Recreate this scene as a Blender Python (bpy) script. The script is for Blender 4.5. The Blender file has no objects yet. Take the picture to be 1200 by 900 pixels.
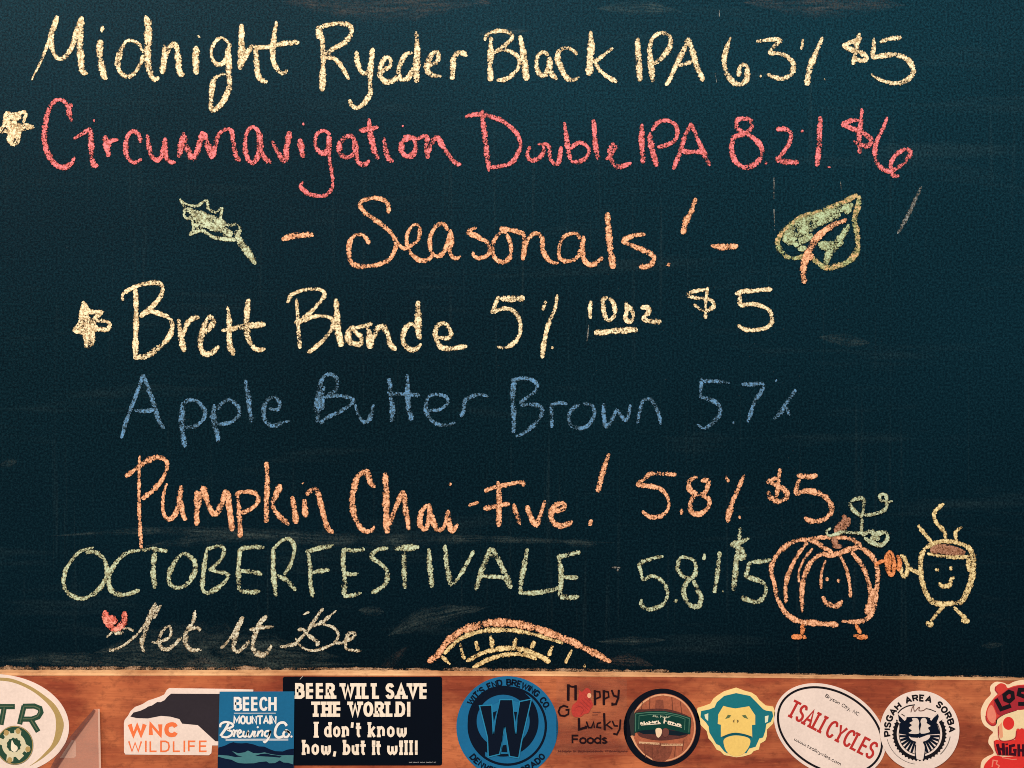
import bpy, bmesh, math, random
from mathutils import Vector
random.seed(7)
C = bpy.context.scene
D = 1.5                                    # metres from the lens to the writing surface

# ---------------------------------------------------------------- camera, world, lamps, exposure
cam_d = bpy.data.cameras.new('camera'); cam = bpy.data.objects.new('camera', cam_d)
C.collection.objects.link(cam); C.camera = cam
cam.location = (0, -D, 0); cam.rotation_euler = (math.radians(90), 0, 0)
cam_d.sensor_fit = 'HORIZONTAL'; cam_d.angle = 2*math.atan(0.6/D); cam_d.clip_start = .02; cam_d.clip_end = 50
w = bpy.data.worlds.new('World'); C.world = w; w.use_nodes = True
w.node_tree.nodes['Background'].inputs['Color'].default_value = (1, .93, .86, 1)
w.node_tree.nodes['Background'].inputs['Strength'].default_value = 0.30

def area(name, loc, target, sx, sy, power, col):
    l = bpy.data.lights.new(name, 'AREA'); l.shape = 'RECTANGLE'; l.size = sx; l.size_y = sy; l.energy = power; l.color = col
    o = bpy.data.objects.new(name, l); C.collection.objects.link(o); o.location = loc
    o.rotation_euler = (Vector(target)-Vector(loc)).to_track_quat('-Z', 'Y').to_euler()
    return o
area('room_lamp', (-.5, -2.6, 2.5), (0, 0, .0), 1.6, 1.0, 132, (1, .94, .88))
area('warm_lamp', (-2.1, -1.9, 1.5), (-.2, 0, .1), .8, .8, 42, (1, .80, .62))
area('cool_lamp', (2.2, -1.9, 1.7), (.2, 0, .1), .7, .7, 22, (.78, .9, 1))
C.view_settings.view_transform = 'Standard'; C.view_settings.look = 'None'
C.view_settings.exposure = 0.0; C.view_settings.gamma = 1.0
C.cycles.transparent_max_bounces = 24
C.cycles.pixel_filter_type = 'BLACKMAN_HARRIS'; C.cycles.filter_width = .95

# ---------------------------------------------------------------- helpers
def lin(c):
    return tuple(((v/255)/12.92 if v/255 <= .04045 else ((v/255+.055)/1.055)**2.4) for v in c)+(1,)

def P(px, py, y=0.0):                      # a spot seen at (px,py) of the 1200x900 photograph, on the plane at depth y
    k = (D+y)/D
    return Vector(((px-600)/1000*k, y, (450-py)/1000*k))

class NT:
    def __init__(s, name):
        s.m = bpy.data.materials.new(name); s.m.use_nodes = True; s.t = s.m.node_tree
        s.b = s.t.nodes['Principled BSDF']; s.out = s.t.nodes['Material Output']
    def n(s, typ, ins=None, **kw):
        nd = s.t.nodes.new(typ)
        for k, v in kw.items(): setattr(nd, k, v)
        for k, v in (ins or {}).items():
            if hasattr(v, 'is_output') or isinstance(v, bpy.types.NodeSocket): s.t.links.new(v, nd.inputs[k])
            else: nd.inputs[k].default_value = v
        return nd
    def math(s, op, a, b=0.0, c=0.0, clamp=False):
        return s.n('ShaderNodeMath', {0: a, 1: b, 2: c}, operation=op, use_clamp=clamp).outputs[0]
    def noise(s, vec, scale, detail=2, rough=.5):
        return s.n('ShaderNodeTexNoise', {'Vector': vec, 'Scale': scale, 'Detail': detail, 'Roughness': rough}).outputs['Fac']
    def mapping(s, vec, sc, loc=(0, 0, 0)):
        return s.n('ShaderNodeMapping', {'Vector': vec, 'Scale': sc, 'Location': loc}).outputs[0]
    def ramp(s, v, a, b, lo=0., hi=1.):
        return s.n('ShaderNodeMapRange', {0: v, 1: a, 2: b, 3: lo, 4: hi}).outputs[0]
    def mix(s, f, a, b):
        nd = s.t.nodes.new('ShaderNodeMix'); nd.data_type = 'RGBA'
        for i, v in ((0, f), (6, a), (7, b)):
            if isinstance(v, bpy.types.NodeSocket): s.t.links.new(v, nd.inputs[i])
            else: nd.inputs[i].default_value = v
        return nd.outputs[2]
    def bump(s, h, st, dist):
        s.t.links.new(s.n('ShaderNodeBump', {'Height': h, 'Strength': st, 'Distance': dist}).outputs[0], s.b.inputs['Normal'])
    def set(s, k, v):
        if isinstance(v, bpy.types.NodeSocket): s.t.links.new(v, s.b.inputs[k])
        else: s.b.inputs[k].default_value = v

def chalk_mat(name, rgb, t=.40, soft=.035, maxa=1.0, edge=.28, rgb2=None, patch=.5):
    m = NT(name); o = m.n('ShaderNodeNewGeometry').outputs['Position']
    uv = m.n('ShaderNodeSeparateXYZ', {0: m.n('ShaderNodeTexCoord').outputs['UV']}).outputs
    n1 = m.noise(o, 560, 3, .66); n2 = m.noise(o, 62, 3, .6); n3 = m.noise(o, 900, 1)
    dk = tuple(x*q for x, q in zip(lin(rgb)[:3], (.42, .33, .25)))+(1,)
    d = m.math('ABSOLUTE', m.math('MULTIPLY_ADD', uv[1], 2, -1)); e = m.math('POWER', d, 3.5)
    val = m.math('MULTIPLY_ADD', m.math('SUBTRACT', n2, .5), patch, n1)
    press = m.n('ShaderNodeTexNoise', {'W': m.math('MULTIPLY', uv[0], .55), 'Scale': 1.0, 'Detail': 2.0}, noise_dimensions='1D').outputs['Fac']   # the hand bears down and lets go along each stroke
    val = m.math('MULTIPLY_ADD', m.math('SUBTRACT', press, .48), .30, val)
    val = m.math('MULTIPLY_ADD', e, -edge, val)
    a = m.math('MULTIPLY', m.ramp(val, t-soft, t+soft), maxa)
    c = lin(rgb)
    if rgb2:
        c = m.mix(m.ramp(n2, .42, .58), c, lin(rgb2))
    pit = m.math('MULTIPLY', m.ramp(val, t, t+.14), m.ramp(m.noise(o, 330, 4, .78), .40, .54, .0, 1))
    m.set('Base Color', m.mix(pit, dk, c))
    m.set('Roughness', .95); m.set('Specular IOR Level', .1); m.set('Alpha', a)
    m.bump(m.math('MULTIPLY_ADD', n3, .4, n1), .22, .0008)
    return m.m

def smear_mat(name, rgb, maxa):
    """chalk wiped thin: streaks along the wipe, fading out to both sides"""
    m = NT(name); uvv = m.n('ShaderNodeTexCoord').outputs['UV']; uv = m.n('ShaderNodeSeparateXYZ', {0: uvv}).outputs
    o = m.n('ShaderNodeNewGeometry').outputs['Position']
    d = m.math('ABSOLUTE', m.math('MULTIPLY_ADD', uv[1], 2, -1)); f = m.math('SUBTRACT', 1, m.math('POWER', d, 1.6), clamp=True)
    st = m.noise(m.mapping(uvv, (.22, 9, 1)), 1, 4, .7); g = m.noise(o, 420, 2, .7); q = m.noise(o, 24, 3, .6)
    a = m.math('MULTIPLY', m.math('MULTIPLY', f, m.ramp(st, .38, .66)), m.math('MULTIPLY', m.ramp(g, .36, .6, .15, 1.5), m.ramp(q, .34, .6, .15, 1.2)))
    m.set('Base Color', lin(rgb)); m.set('Roughness', 1); m.set('Specular IOR Level', .05); m.set('Alpha', m.math('MULTIPLY', a, maxa, clamp=True))
    return m.m

def paint(name, rgb, rough=.42, var=.06, alpha=None, spec=None):
    spec = (.12 if sum(rgb) < 240 else .35) if spec is None else spec
    m = NT(name); o = m.n('ShaderNodeNewGeometry').outputs['Position']
    n = m.noise(o, 330, 4, .7); n2 = m.noise(o, 28, 2)
    c = lin(rgb); s = m.ramp(m.math('MULTIPLY_ADD', n2, .6, n), .5, 1.1, 1-var*2.2, 1+var*1.2)
    mul = m.n('ShaderNodeVectorMath', {0: c[:3], 3: s}, operation='SCALE').outputs[0]
    m.set('Base Color', mul); m.set('Roughness', rough); m.set('Specular IOR Level', spec)
    if alpha is not None: m.set('Alpha', alpha)
    return m.m

def link(name, me, mat, parent=None, label=None):
    o = bpy.data.objects.new(name, me); me.materials.append(mat); C.collection.objects.link(o)
    if parent: o.parent = parent
    if label: o['label'] = label
    return o
def recentre(o, parent_loc=Vector((0, 0, 0))):
    me = o.data; n = len(me.vertices)
    if not n: return o
    xs = [v.co for v in me.vertices]
    c = Vector([(min(v[i] for v in xs)+max(v[i] for v in xs))/2 for i in range(3)])
    for v in me.vertices: v.co -= c
    o.location = c-parent_loc
    return o

def pts(s, ox, oy, sc):
    r = []; wd = 5.0
    for tok in s.split():
        q = [float(v) for v in tok.split(',')]
        if len(q) > 2: wd = q[2]
        r.append((ox+q[0]/sc, oy+q[1]/sc, wd))
    return r
def catmull(p, step=1.6, closed=False):
    if len(p) < 2: return p
    n = len(p); out = []
    get = (lambda i: p[i % n]) if closed else (lambda i: p[max(0, min(n-1, i))])
    for i in range(n if closed else n-1):
        a, b, c, d = get(i-1), get(i), get(i+1), get(i+2)
        L = math.hypot(c[0]-b[0], c[1]-b[1]); k = max(1, int(L/step))
        for j in range(k):
            t = j/k; t2 = t*t; t3 = t2*t; r = []
            for q in range(2):
                m1 = (c[q]-a[q])/2; m2 = (d[q]-b[q])/2
                lim = L*1.1
                m1 = max(-lim, min(lim, m1)); m2 = max(-lim, min(lim, m2))
                r.append((2*t3-3*t2+1)*b[q]+(t3-2*t2+t)*m1+(-2*t3+3*t2)*c[q]+(t3-t2)*m2)
            out.append((r[0], r[1], b[2]+(c[2]-b[2])*t))
    if not closed: out.append(p[-1])
    return out

def ribbon(V, F, UV, line, y0, dome=.00005, rough=.62, wid=1.16, taper=False):
    """one chalk stroke: a low domed ribbon with torn edges, lifted a hair along its length so loops cross cleanly"""
    n = len(line)
    if n < 2: return
    L = [0]
    for i in range(1, n): L.append(L[-1]+math.hypot(line[i][0]-line[i-1][0], line[i][1]-line[i-1][1]))
    tot = L[-1] or 1; base = len(V)
    jl = jr = 0; pr = 1.0; ph = random.uniform(0, 6); u0 = random.uniform(0, 300)
    for i in range(n):
        a, b = line[max(0, i-1)], line[min(n-1, i+1)]
        dx, dy = b[0]-a[0], b[1]-a[1]; q = math.hypot(dx, dy) or 1; nx, ny = -dy/q, dx/q
        hw = line[i][2]/2*wid*(1+.09*math.sin(L[i]*.21+ph)+.05*math.sin(L[i]*.53+2*ph))
        e = min(L[i], tot-L[i]); cap = min(1, .45+math.sqrt(max(0, e/(hw+.01)))*.55)
        jl = jl*.45+random.uniform(-rough, rough)*.55; jr = jr*.45+random.uniform(-rough, rough)*.55
        if taper: cap = max(.02, math.sin(math.pi*min(1, max(0, L[i]/tot))))**.8
        wl, wr = hw*cap+jl, hw*cap+jr
        y = y0-.00003*L[i]/tot
        x, yy = line[i][0], line[i][1]
        V.append(P(x+nx*wl, yy+ny*wl, y)); V.append(P(x, yy, y-dome*cap)); V.append(P(x-nx*wr, yy-ny*wr, y))
        UV += [(u0+L[i]/10, 0), (u0+L[i]/10, .5), (u0+L[i]/10, 1)]
        if i:
            p = base+3*(i-1)
            F.append((p, p+3, p+4, p+1)); F.append((p+1, p+4, p+5, p+2))

def mesh_from(name, V, F, UV=None):
    me = bpy.data.meshes.new(name); me.from_pydata([tuple(v) for v in V], [], F)
    if UV:
        l = me.uv_layers.new(name='UVMap')
        for lp in me.loops: l.data[lp.index].uv = UV[lp.vertex_index]
    me.validate(); me.update(); return me

def dot_line(p):                           # a single tap of chalk
    x, y, w_ = p[0]; return [(x-.8, y-w_*.35, w_*.8), (x, y, w_*1.15), (x+.6, y+w_*.4, w_*.7)]

LAY = {'y': -.0006}
def chalk(name, mat, ox, oy, sc, strokes, parent, label=None, y=None, rough=.62, wid=1.16, taper=False):
    V, F, UV = [], [], []
    y0 = LAY['y'] if y is None else y
    for k, s in enumerate(strokes.split(';')):
        s = s.strip()
        if not s: continue
        p = pts(s, ox, oy, sc)
        ln = dot_line(p) if len(p) == 1 else catmull(p)
        ribbon(V, F, UV, ln, y0-k*.00004, rough=rough, wid=wid, taper=taper)
    return recentre(link(name, mesh_from(name, V, F, UV), mat, parent, label))

# ---------------------------------------------------------------- chalkboard
def board_mat():
    m = NT('slate paint'); o = m.n('ShaderNodeNewGeometry').outputs['Position']
    grain = m.noise(o, 400, 3, .72)
    blot = m.noise(m.mapping(o, (1, 1, 1.5), (.35, 0, .12)), 1.7, 4, .55)
    film = m.noise(m.mapping(o, (.9, 1, 1.4), (2.3, 0, .9)), 1.25, 3, .5)  # broad noise that makes the painted sheen patchy
    wipe = m.noise(m.mapping(o, (2.0, 1, 20), (0, 0, 3)), 1.5, 6, .68)
    drip = m.noise(m.mapping(o, (130, 1, 2.4)), 1, 3, .7)
    c = m.mix(m.ramp(blot, .35, .65), lin((0, 7, 15)), lin((0, 15, 25)))
    # teal sheen painted into the board colour, brighter towards the top, broken by noise
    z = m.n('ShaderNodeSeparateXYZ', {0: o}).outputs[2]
    top_sheen = m.math('MULTIPLY', m.ramp(z, -.40, .45, .0, 1.0), m.ramp(film, .30, .68, .5, 1.25))
    top_sheen = m.math('MULTIPLY', top_sheen, m.ramp(grain, .38, .64, .4, 1.6))
    c = m.mix(m.math('MULTIPLY', top_sheen, .155), c, lin((26, 100, 122)))
    dust = m.math('ADD', m.math('MULTIPLY', m.ramp(wipe, .56, .80), .05), m.math('MULTIPLY', m.ramp(drip, .60, .78), .045))
    dust = m.math('MULTIPLY', dust, m.ramp(grain, .38, .62, .1, 1.7))
    c = m.mix(dust, c, lin((110, 132, 128)))
    c = m.mix(m.ramp(grain, .46, .74, 0, .10), c, lin((50, 88, 98)))
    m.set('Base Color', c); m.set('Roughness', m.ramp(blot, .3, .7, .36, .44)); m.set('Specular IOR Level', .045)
    m.bump(m.noise(o, 640, 3, .65), .35, .0011)
    return m.m

root = bpy.data.objects.new('chalkboard', None); C.collection.objects.link(root); root.location = (0, 0, 0)
root['label'] = 'dark blue-green chalkboard with a hand chalked beer menu above the wooden rail'
root['category'] = 'chalkboard'

def box(name, x0, x1, y0, y1, z0, z1, mat, parent=None, bev=0):
    bm = bmesh.new(); bmesh.ops.create_cube(bm, size=1)
    for v in bm.verts: v.co = Vector((x0 if v.co.x < 0 else x1, y0 if v.co.y < 0 else y1, z0 if v.co.z < 0 else z1))
    if bev: bmesh.ops.bevel(bm, geom=bm.edges[:], offset=bev, segments=2, affect='EDGES')
    me = bpy.data.meshes.new(name); bm.to_mesh(me); bm.free()
    return recentre(link(name, me, mat, parent))
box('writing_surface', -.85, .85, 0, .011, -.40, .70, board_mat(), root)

CREAM = chalk_mat('yellow chalk', (255, 238, 196), .385)
RED = chalk_mat('red chalk', (244, 134, 138), .40)
ORANGE = chalk_mat('orange chalk', (255, 192, 150), .39)
BRIGHT = chalk_mat('bright orange chalk', (244, 156, 100), .36)
BLUE = chalk_mat('blue chalk', (98, 146, 188), .425, patch=.55, soft=.06)
GREEN = chalk_mat('green chalk', (202, 216, 182), .405)
PALEGREEN = chalk_mat('pale green chalk', (184, 204, 162), .40, patch=.5)
TAN = chalk_mat('tan chalk', (244, 222, 164), .385)
BROWN = chalk_mat('brown chalk', (184, 134, 108), .38)
WHITE = chalk_mat('white chalk', (226, 222, 198), .415, patch=.4)
HEART = chalk_mat('pink chalk', (250, 130, 116), .36, rgb2=(250, 172, 150))
LEAFMIX = chalk_mat('green and orange chalk', (176, 192, 140), .40, rgb2=(226, 178, 128))
GHOST = smear_mat('wiped chalk haze', (150, 168, 158), .105)
GHOSTW = smear_mat('wiped warm chalk haze', (150, 132, 116), .12)
SCRATCH = chalk_mat('faint white chalk', (190, 195, 190), .44, soft=.08, maxa=.5, edge=.3)

def word(txt, mat, ox, oy, sc, strokes, tone, line):
    # strokes that touch make one letter; dots and ticks go with the nearest one
    S = []
    for s in strokes.split(';'):
        if s.strip():
            p = pts(s.strip(), ox, oy, sc); c = dot_line(p) if len(p) == 1 else catmull(p, 2.5)
            S.append((s.strip(), c, sum(math.hypot(q[0]-w_[0], q[1]-w_[1]) for q, w_ in zip(c, c[1:]))))
    def gap(a, c): return min(math.hypot(p[0]-q[0], p[1]-q[1])-(p[2]+q[2])/2 for p in a for q in c)
    cl = []
    for s in S:
        if s[2] < 9: continue
        hit = [g for g in cl if min(gap(s[1], t[1]) for t in g) < .3]
        new = [s]+[t for g in hit for t in g]; cl = [g for g in cl if g not in hit]+[new]
    for s in S:
        if s[2] < 9: min(cl, key=lambda g: min(gap(s[1], t[1]) for t in g)).append(s)
    xs = [q[0] for s in S for q in s[1]]; ys = [q[1] for s in S for q in s[1]]
    e = bpy.data.objects.new('chalk_word', None); C.collection.objects.link(e); e.parent = root
    e.location = P((min(xs)+max(xs))/2, max(ys)); e['label'] = '%s chalk handwriting reading "%s" in the %s line' % (tone, txt, line)
    order = {s[0]: i for i, s in enumerate(S)}
    for g in cl:
        g.sort(key=lambda s: order[s[0]])
        o = chalk('letter', mat, ox, oy, sc, ';'.join(s[0] for s in g), e); o.location = o.location-e.location
    return e

A = (0, 0, 30/7.); B_ = (220, 0, 30/7.); C_ = (340, 0, 30/7.); D_ = (540, 0, 30/7.); E_ = (800, 0, 30/7.)
# first line
w1 = word('Midnight', CREAM, *A, """158,402,2.5 185,350,3 215,285,3.5 245,205,4 268,130,5 290,80,6.5;285,85,6 268,150,6 258,215,6 272,270,5 300,296,5 335,278,5 365,225,6 388,155,7 412,82,7;
410,82,7 402,160,8 404,260,8 412,355,7 442,370,4;516,130,4.5 510,162,4;505,200,7.5 500,265,8.5 510,330,8 525,385,8 538,398,4;
720,265,5 700,225,4 665,203,4 632,208,4.5 610,250,6 592,310,7 602,360,5 640,385,5 675,368,5 705,320,5 720,275,4;728,78,3 742,110,9 745,170,9 742,240,8 742,310,8 755,370,7 778,400,6 798,385,4;590,260,2 580,330,3;
822,222,4 825,290,7 815,372,7;815,330,5 850,240,6 882,225,6 895,290,7 900,350,8 918,385,8;993,178,2.5 1006,188,2;985,230,4 985,260,8 982,310,8 988,375,7;
1150,215,5 1115,190,3 1080,210,4 1060,265,4 1075,310,5 1105,325,5 1135,300,6 1148,235,6;1152,215,5 1150,290,6 1150,370,7 1152,430,7 1130,490,7 1090,545,6 1062,550,5 1062,470,6 1075,400,6 1110,375,4 1135,372,3;
1213,120,5 1213,200,7.5 1211,280,8 1208,350,7;1211,330,5 1243,265,6 1268,232,6 1283,240,6 1288,320,7 1298,380,7 1328,412,5 1343,405,4;
1388,105,3 1378,170,6 1371,240,6.5 1373,310,6 1398,355,5 1423,368,5 1443,350,5;1261,235,4 1343,237,5 1423,220,6 1503,212,6""", 'Yellow', 'first')
word('Ryeder', CREAM, *B_, """655,195,4 655,140,6 675,200,6 680,290,6 678,370,7 675,458,7;655,140,5 720,122,5 780,120,5 815,130,6 820,170,6 790,210,6 740,240,6 700,268,6 668,292,5;668,292,5 730,292,5 770,330,5.5 810,400,3;
848,255,4 850,310,6 870,355,6 895,370,5 915,340,6;930,240,5 920,320,7 915,400,6 915,470,6 880,525,5.5 840,540,5 815,515,5 812,498,4;
960,370,5 985,350,6 1015,335,5 1018,300,5 995,290,5 970,330,6 965,380,6.5 1000,412,6.5 1040,400,6 1060,370,6;
1130,265,4 1095,275,6 1065,330,5 1060,375,7 1080,400,5 1110,385,6 1130,340,5;1148,158,4 1152,240,7 1150,330,8 1150,415,7;
1204,325,6 1234,320,5 1259,300,5 1256,262,5 1229,270,6 1206,320,7 1204,355,7 1234,380,6 1274,382,3;1329,400,6 1332,340,7 1334,285,6;1336,300,5 1354,268,6 1384,268,6.5 1404,282,3.5""", 'Yellow', 'first')
word('Black', CREAM, *D_, """152,185,5 150,260,7 148,330,7 148,408,7;122,205,4 130,180,4.5 160,160,4.5 210,155,4.5 250,168,5 258,190,5 225,225,5 175,262,5;165,265,4 210,250,4.5 255,262,4.5 288,290,5 290,335,5 255,380,5 215,400,5 180,403,5;
297,178,3.5 310,240,7 322,320,8 330,405,7.5;440,280,5 420,262,4 392,275,5 378,325,5.5 395,370,6 420,380,6 440,340,5 445,285,6;445,285,6 448,330,7 460,375,6.5 485,398,4;
585,275,4 560,250,4 525,240,5 495,255,5 485,290,6.5 500,330,7 520,375,6.5 560,403,5 595,385,3;652,155,3 655,220,8 650,300,8.5 645,380,7;765,240,3.5 720,275,4.5 680,305,5 665,315,4;672,305,4 695,350,5 735,385,5 785,412,5""", 'Yellow', 'first')
word('IPA', CREAM, *D_, """887,190,5 890,260,7 895,340,7 900,408,7;968,180,3 950,230,5 952,300,7 965,412,6;955,200,4 990,170,4.5 1035,170,5 1055,200,6 1045,245,6 1010,290,6 970,322,5;
1144,190,5 1120,250,6.5 1080,330,6 1055,390,5 1028,430,3.5;1144,190,5 1164,260,6.5 1189,340,7 1219,408,5;1075,330,4 1120,322,5 1170,308,5""", 'Yellow', 'first')
word('6.3%', CREAM, *E_, """240,185,3 225,230,5.5 208,300,6 222,370,6 260,415,6.5 300,420,6.5 325,385,6 318,330,5 290,335,4.5 280,385,5;392,382,3;
370,208,4 420,202,5 465,198,5 490,205,5 460,235,5 435,265,5 470,268,4 520,280,5 555,320,6 550,365,6 505,395,5 450,385,5 425,370,4;605,195,3 597,250,4;703,185,3 680,240,5.5 650,310,7 630,380,7 625,430,6;714,398,2.5""", 'Yellow', 'first')
word('$5', CREAM, *E_, """900,190,3 850,210,5 812,228,5 845,248,6 905,270,6 925,295,5 900,305,5 865,295,5;888,165,4 875,230,6.5 855,325,5;962,190,3 958,240,5 950,290,5;990,212,4.5 1040,195,5 1100,188,5;
948,290,5 1000,280,6 1070,275,6 1130,300,6 1158,350,6.5 1140,390,6 1080,418,6 1010,408,4 945,372,3.5""", 'Yellow', 'first')

# second line
F_ = (0, 100, 4); G_ = (280, 100, 4); H_ = (540, 100, 4); I_ = (800, 100, 4)
chalk('chalk_star', CREAM, *F_, """25,125,4 65,137,5 120,128,4 112,180,5 155,195,4 95,212,6 82,265,6 60,276,6 45,255,6 45,215,6 3,215,5 22,180,5 28,130,5;40,148,7 100,150,8;35,190,9 125,193,6;62,180,9 62,262,9;35,150,8 42,205,8;60,165,9 90,200,9""", root, 'Yellow chalk star at the left edge before the red line')
word('Circumnavigation', RED, *F_, """338,168,7 322,120,7 335,85,6;322,110,6 300,75,5 270,68,5 235,100,5.5 215,170,6.5 208,245,7 220,310,7 250,360,7 290,385,6.5 330,372,6 350,335,3.5;
345,252,3.5 390,225,4.5 425,208,5 428,270,6.5 430,330,6.5 440,375,6 460,372,4;440,160,4 442,172,3.5;492,235,5 498,280,7 510,335,6;505,300,5 520,262,5 555,255,3;
660,268,5 650,235,5 625,215,5 600,235,5 588,290,6 600,340,6 630,362,4.5 665,345,3;690,230,4 695,270,6 710,330,6 740,352,5.5 765,310,6 775,245,5;775,250,5 775,310,6 790,355,6 825,360,3;
840,340,6 848,290,7.5 862,220,6;862,230,6 880,300,7 905,340,7 930,290,7 950,215,5;955,220,6 975,280,7.5 995,345,7;1000,340,6 1010,270,6 1030,225,5 1060,205,5 1085,215,5 1095,270,6 1105,330,6 1128,355,5;
1195,190,4 1160,215,5 1148,280,5 1160,340,6 1185,365,6 1210,330,6 1215,240,6;1198,195,4 1218,240,7 1225,310,7 1250,350,6 1275,362,4;1275,260,3.5 1300,310,6 1335,355,6.5 1345,290,7 1358,215,6.5;
1405,250,5 1412,290,7.5 1423,340,6.5;1422,175,3 1423,188,3;1550,230,4 1520,212,4 1490,225,4.5 1477,265,4.5 1490,305,5 1520,318,6 1540,290,6 1548,240,5;
1540,235,4 1542,290,6 1545,350,4 1555,410,4.5 1558,470,4.5 1535,510,4.5 1490,518,5 1440,505,5.5 1410,475,5.5 1420,450,4;1665,275,5 1650,238,5 1615,245,6 1590,285,6.5 1600,325,6.5 1630,338,6 1660,315,6 1665,260,6;
1668,260,6 1670,320,6 1680,360,6 1710,370,6 1732,350,4;1730,155,4 1732,200,6.5 1745,270,7 1760,325,7 1775,345,5.5;1682,212,4.5 1730,205,6 1775,195,4.5;1800,245,4 1805,290,6.5 1820,345,6 1845,355,3.5;1889,191,2.8;
1955,250,4 1920,245,6 1888,265,6 1882,310,6.5 1915,335,6.5 1945,310,6.5 1942,260,5 1920,240,4 1890,240,3;1950,255,3 2000,238,5 1998,290,6.5 2005,345,5;2005,320,6 2025,270,6 2050,245,5.5 2075,285,6 2110,335,5.5 2140,368,5.5 2162,368,4""", 'Red', 'second')
word('Double', RED, *H_, """100,115,4 105,180,6 115,260,6.5 125,340,6.5 132,405,3;18,150,4 60,138,5 120,140,6 190,165,5.5 240,200,5.5 272,245,5 275,300,5.5 240,360,5.5 190,378,5 130,385,4;
325,285,4 312,320,4.5 325,350,5 360,345,5 390,310,4.5 385,280,4 360,275,3;360,275,3 400,275,4 420,300,5;415,300,5 420,345,4 450,370,6.5 465,330,5 470,285,3.5;485,172,3.5 495,240,5.5 505,310,6 515,350,5.5;
512,300,5 545,272,4.5 580,275,4.5 602,305,4.5 585,340,5 550,358,5 515,355,4.5;622,160,5 628,240,6 635,310,6 645,350,5;680,348,3.5 710,320,4 725,290,5 712,272,4 698,310,5 705,350,5.5 735,382,6 770,375,5 800,362,3.5""", 'Red', 'second')
word('IPA', RED, *H_, """850,180,5 848,260,6.5 855,365,6;885,220,5 890,270,7 905,330,7 920,380,6;895,215,5 925,175,5 965,165,4.5 1005,185,5 1015,235,5 985,270,5 920,292,5;
1080,175,4 1050,240,5.5 1025,320,5.5 997,395,4;1080,180,4 1110,250,5 1135,310,6 1168,378,5;1030,308,4.5 1080,312,6 1140,312,5""", 'Red', 'second')
word('8.2%', RED, *I_, """295,225,5 255,200,6 255,165,6 285,155,5 318,165,6 322,200,6 290,225,6 240,245,6 230,300,6.5 250,360,6.5 295,385,6.5 345,365,6 372,310,6 350,262,6 295,225,5;391,364,4;
438,208,4.5 480,203,6 508,230,5.5 495,280,5 455,335,5 445,350,5 490,358,7 545,362,6.5;560,214,3.5;645,145,4 642,220,7 638,300,7 630,380,6;680,382,2.5 695,384,2""", 'Red', 'second')
word('$6', RED, *I_, """835,165,4 790,165,5.5 755,182,6 790,200,6 850,225,6 885,260,6 860,285,6 800,262,4;840,108,5 835,170,5 828,240,6 832,320,5;
960,148,3 940,200,4.5 905,280,5.5 905,350,5.5 935,390,5.5 975,400,5.5 1030,370,5 1068,320,5.5 1045,300,5 1000,325,5 975,370,5 985,420,6 1015,422,4""", 'Red', 'second')

# heading
J_ = (190, 210, 4); K_ = (400, 210, 4); L_ = (660, 210, 4); M_ = (850, 200, 4)
lf = chalk('chalk_leaf', GREEN, *J_, """82,92,3 112,115,3 160,125,3.5 210,100,3.5 215,135,4 250,155,3 282,135,3 275,185,4 310,215,4 350,212,4 365,235,4 350,275,5;
82,92,3 105,130,3.5 105,175,4 140,195,3.5 145,240,3.5 128,260,3 185,240,4 240,272,4.5 300,280,4.5 345,285,4;345,240,7 370,300,8 400,340,9 430,385,7.5 438,400,5;
115,135,5 180,190,10 260,225,10 330,262,9;150,215,9 195,218,10;150,150,6 230,180,8 300,236,7;125,180,5 170,175,8 210,210,9 240,238,6;140,160,9 175,200,10""", root, 'Pale green spiky chalk leaf left of the heading')
chalk('chalk_dash', ORANGE, *J_, "560,283,5 620,265,7 710,260,7", root, 'Orange chalk dash before the heading', rough=.3)
chalk('chalk_dash', ORANGE, *L_, "692,310,6 750,318,7 820,312,7", root, 'Orange chalk dash after the heading', rough=.3)
word('Seasonals!', ORANGE, *K_, """220,160,5 218,115,5.5 180,90,5 130,92,5 90,110,5 100,145,5 150,185,5.5 205,225,5.5 248,275,5.5 255,320,5.5 225,375,5 170,400,5 100,408,6 50,395,6 35,340,5.5 45,285,5 75,260,5 110,268,5 130,305,4;
258,290,4 290,325,4 320,315,4.5 360,285,4.5 368,235,4.5 350,212,4 320,235,4 305,290,4.5 325,345,5 370,380,6 410,375,5 430,350,4;500,240,4.5 475,208,4.5 440,225,5 415,280,4.5 425,345,5 460,360,5 490,320,5 510,250,5;512,235,5 515,290,6.5 510,345,5.5 535,372,5 560,360,3;
635,225,4 595,248,6 640,270,6 695,310,5.5 690,350,5 650,370,5 620,358,4 618,340,3;775,250,4 740,255,4.5 708,310,5 720,370,5.5 755,390,5.5 790,365,5.5 795,310,4.5 775,255,4;742,232,6 800,240,5.5 860,255,5;855,255,5 858,320,6 850,380,5.5;
858,330,5 880,275,4.5 910,255,5 940,270,5.5 945,335,5.5 980,385,5 1020,392,4.5;1120,280,5 1100,255,4.5 1050,265,4.5 1022,315,5 1025,370,5 1070,385,5 1110,360,5 1130,300,5;1135,265,6 1130,320,6 1140,380,6 1175,402,5.5 1225,365,5;
1248,155,5 1252,230,7.5 1260,320,7.5 1275,420,7;1425,258,5 1370,265,5 1325,290,6 1370,315,6 1435,340,6 1465,370,6 1445,405,5.5 1395,412,6;1535,400,5;1662,88,4.5 1640,150,6.5 1615,200,7 1600,258,7""", 'Orange', 'heading')
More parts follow.
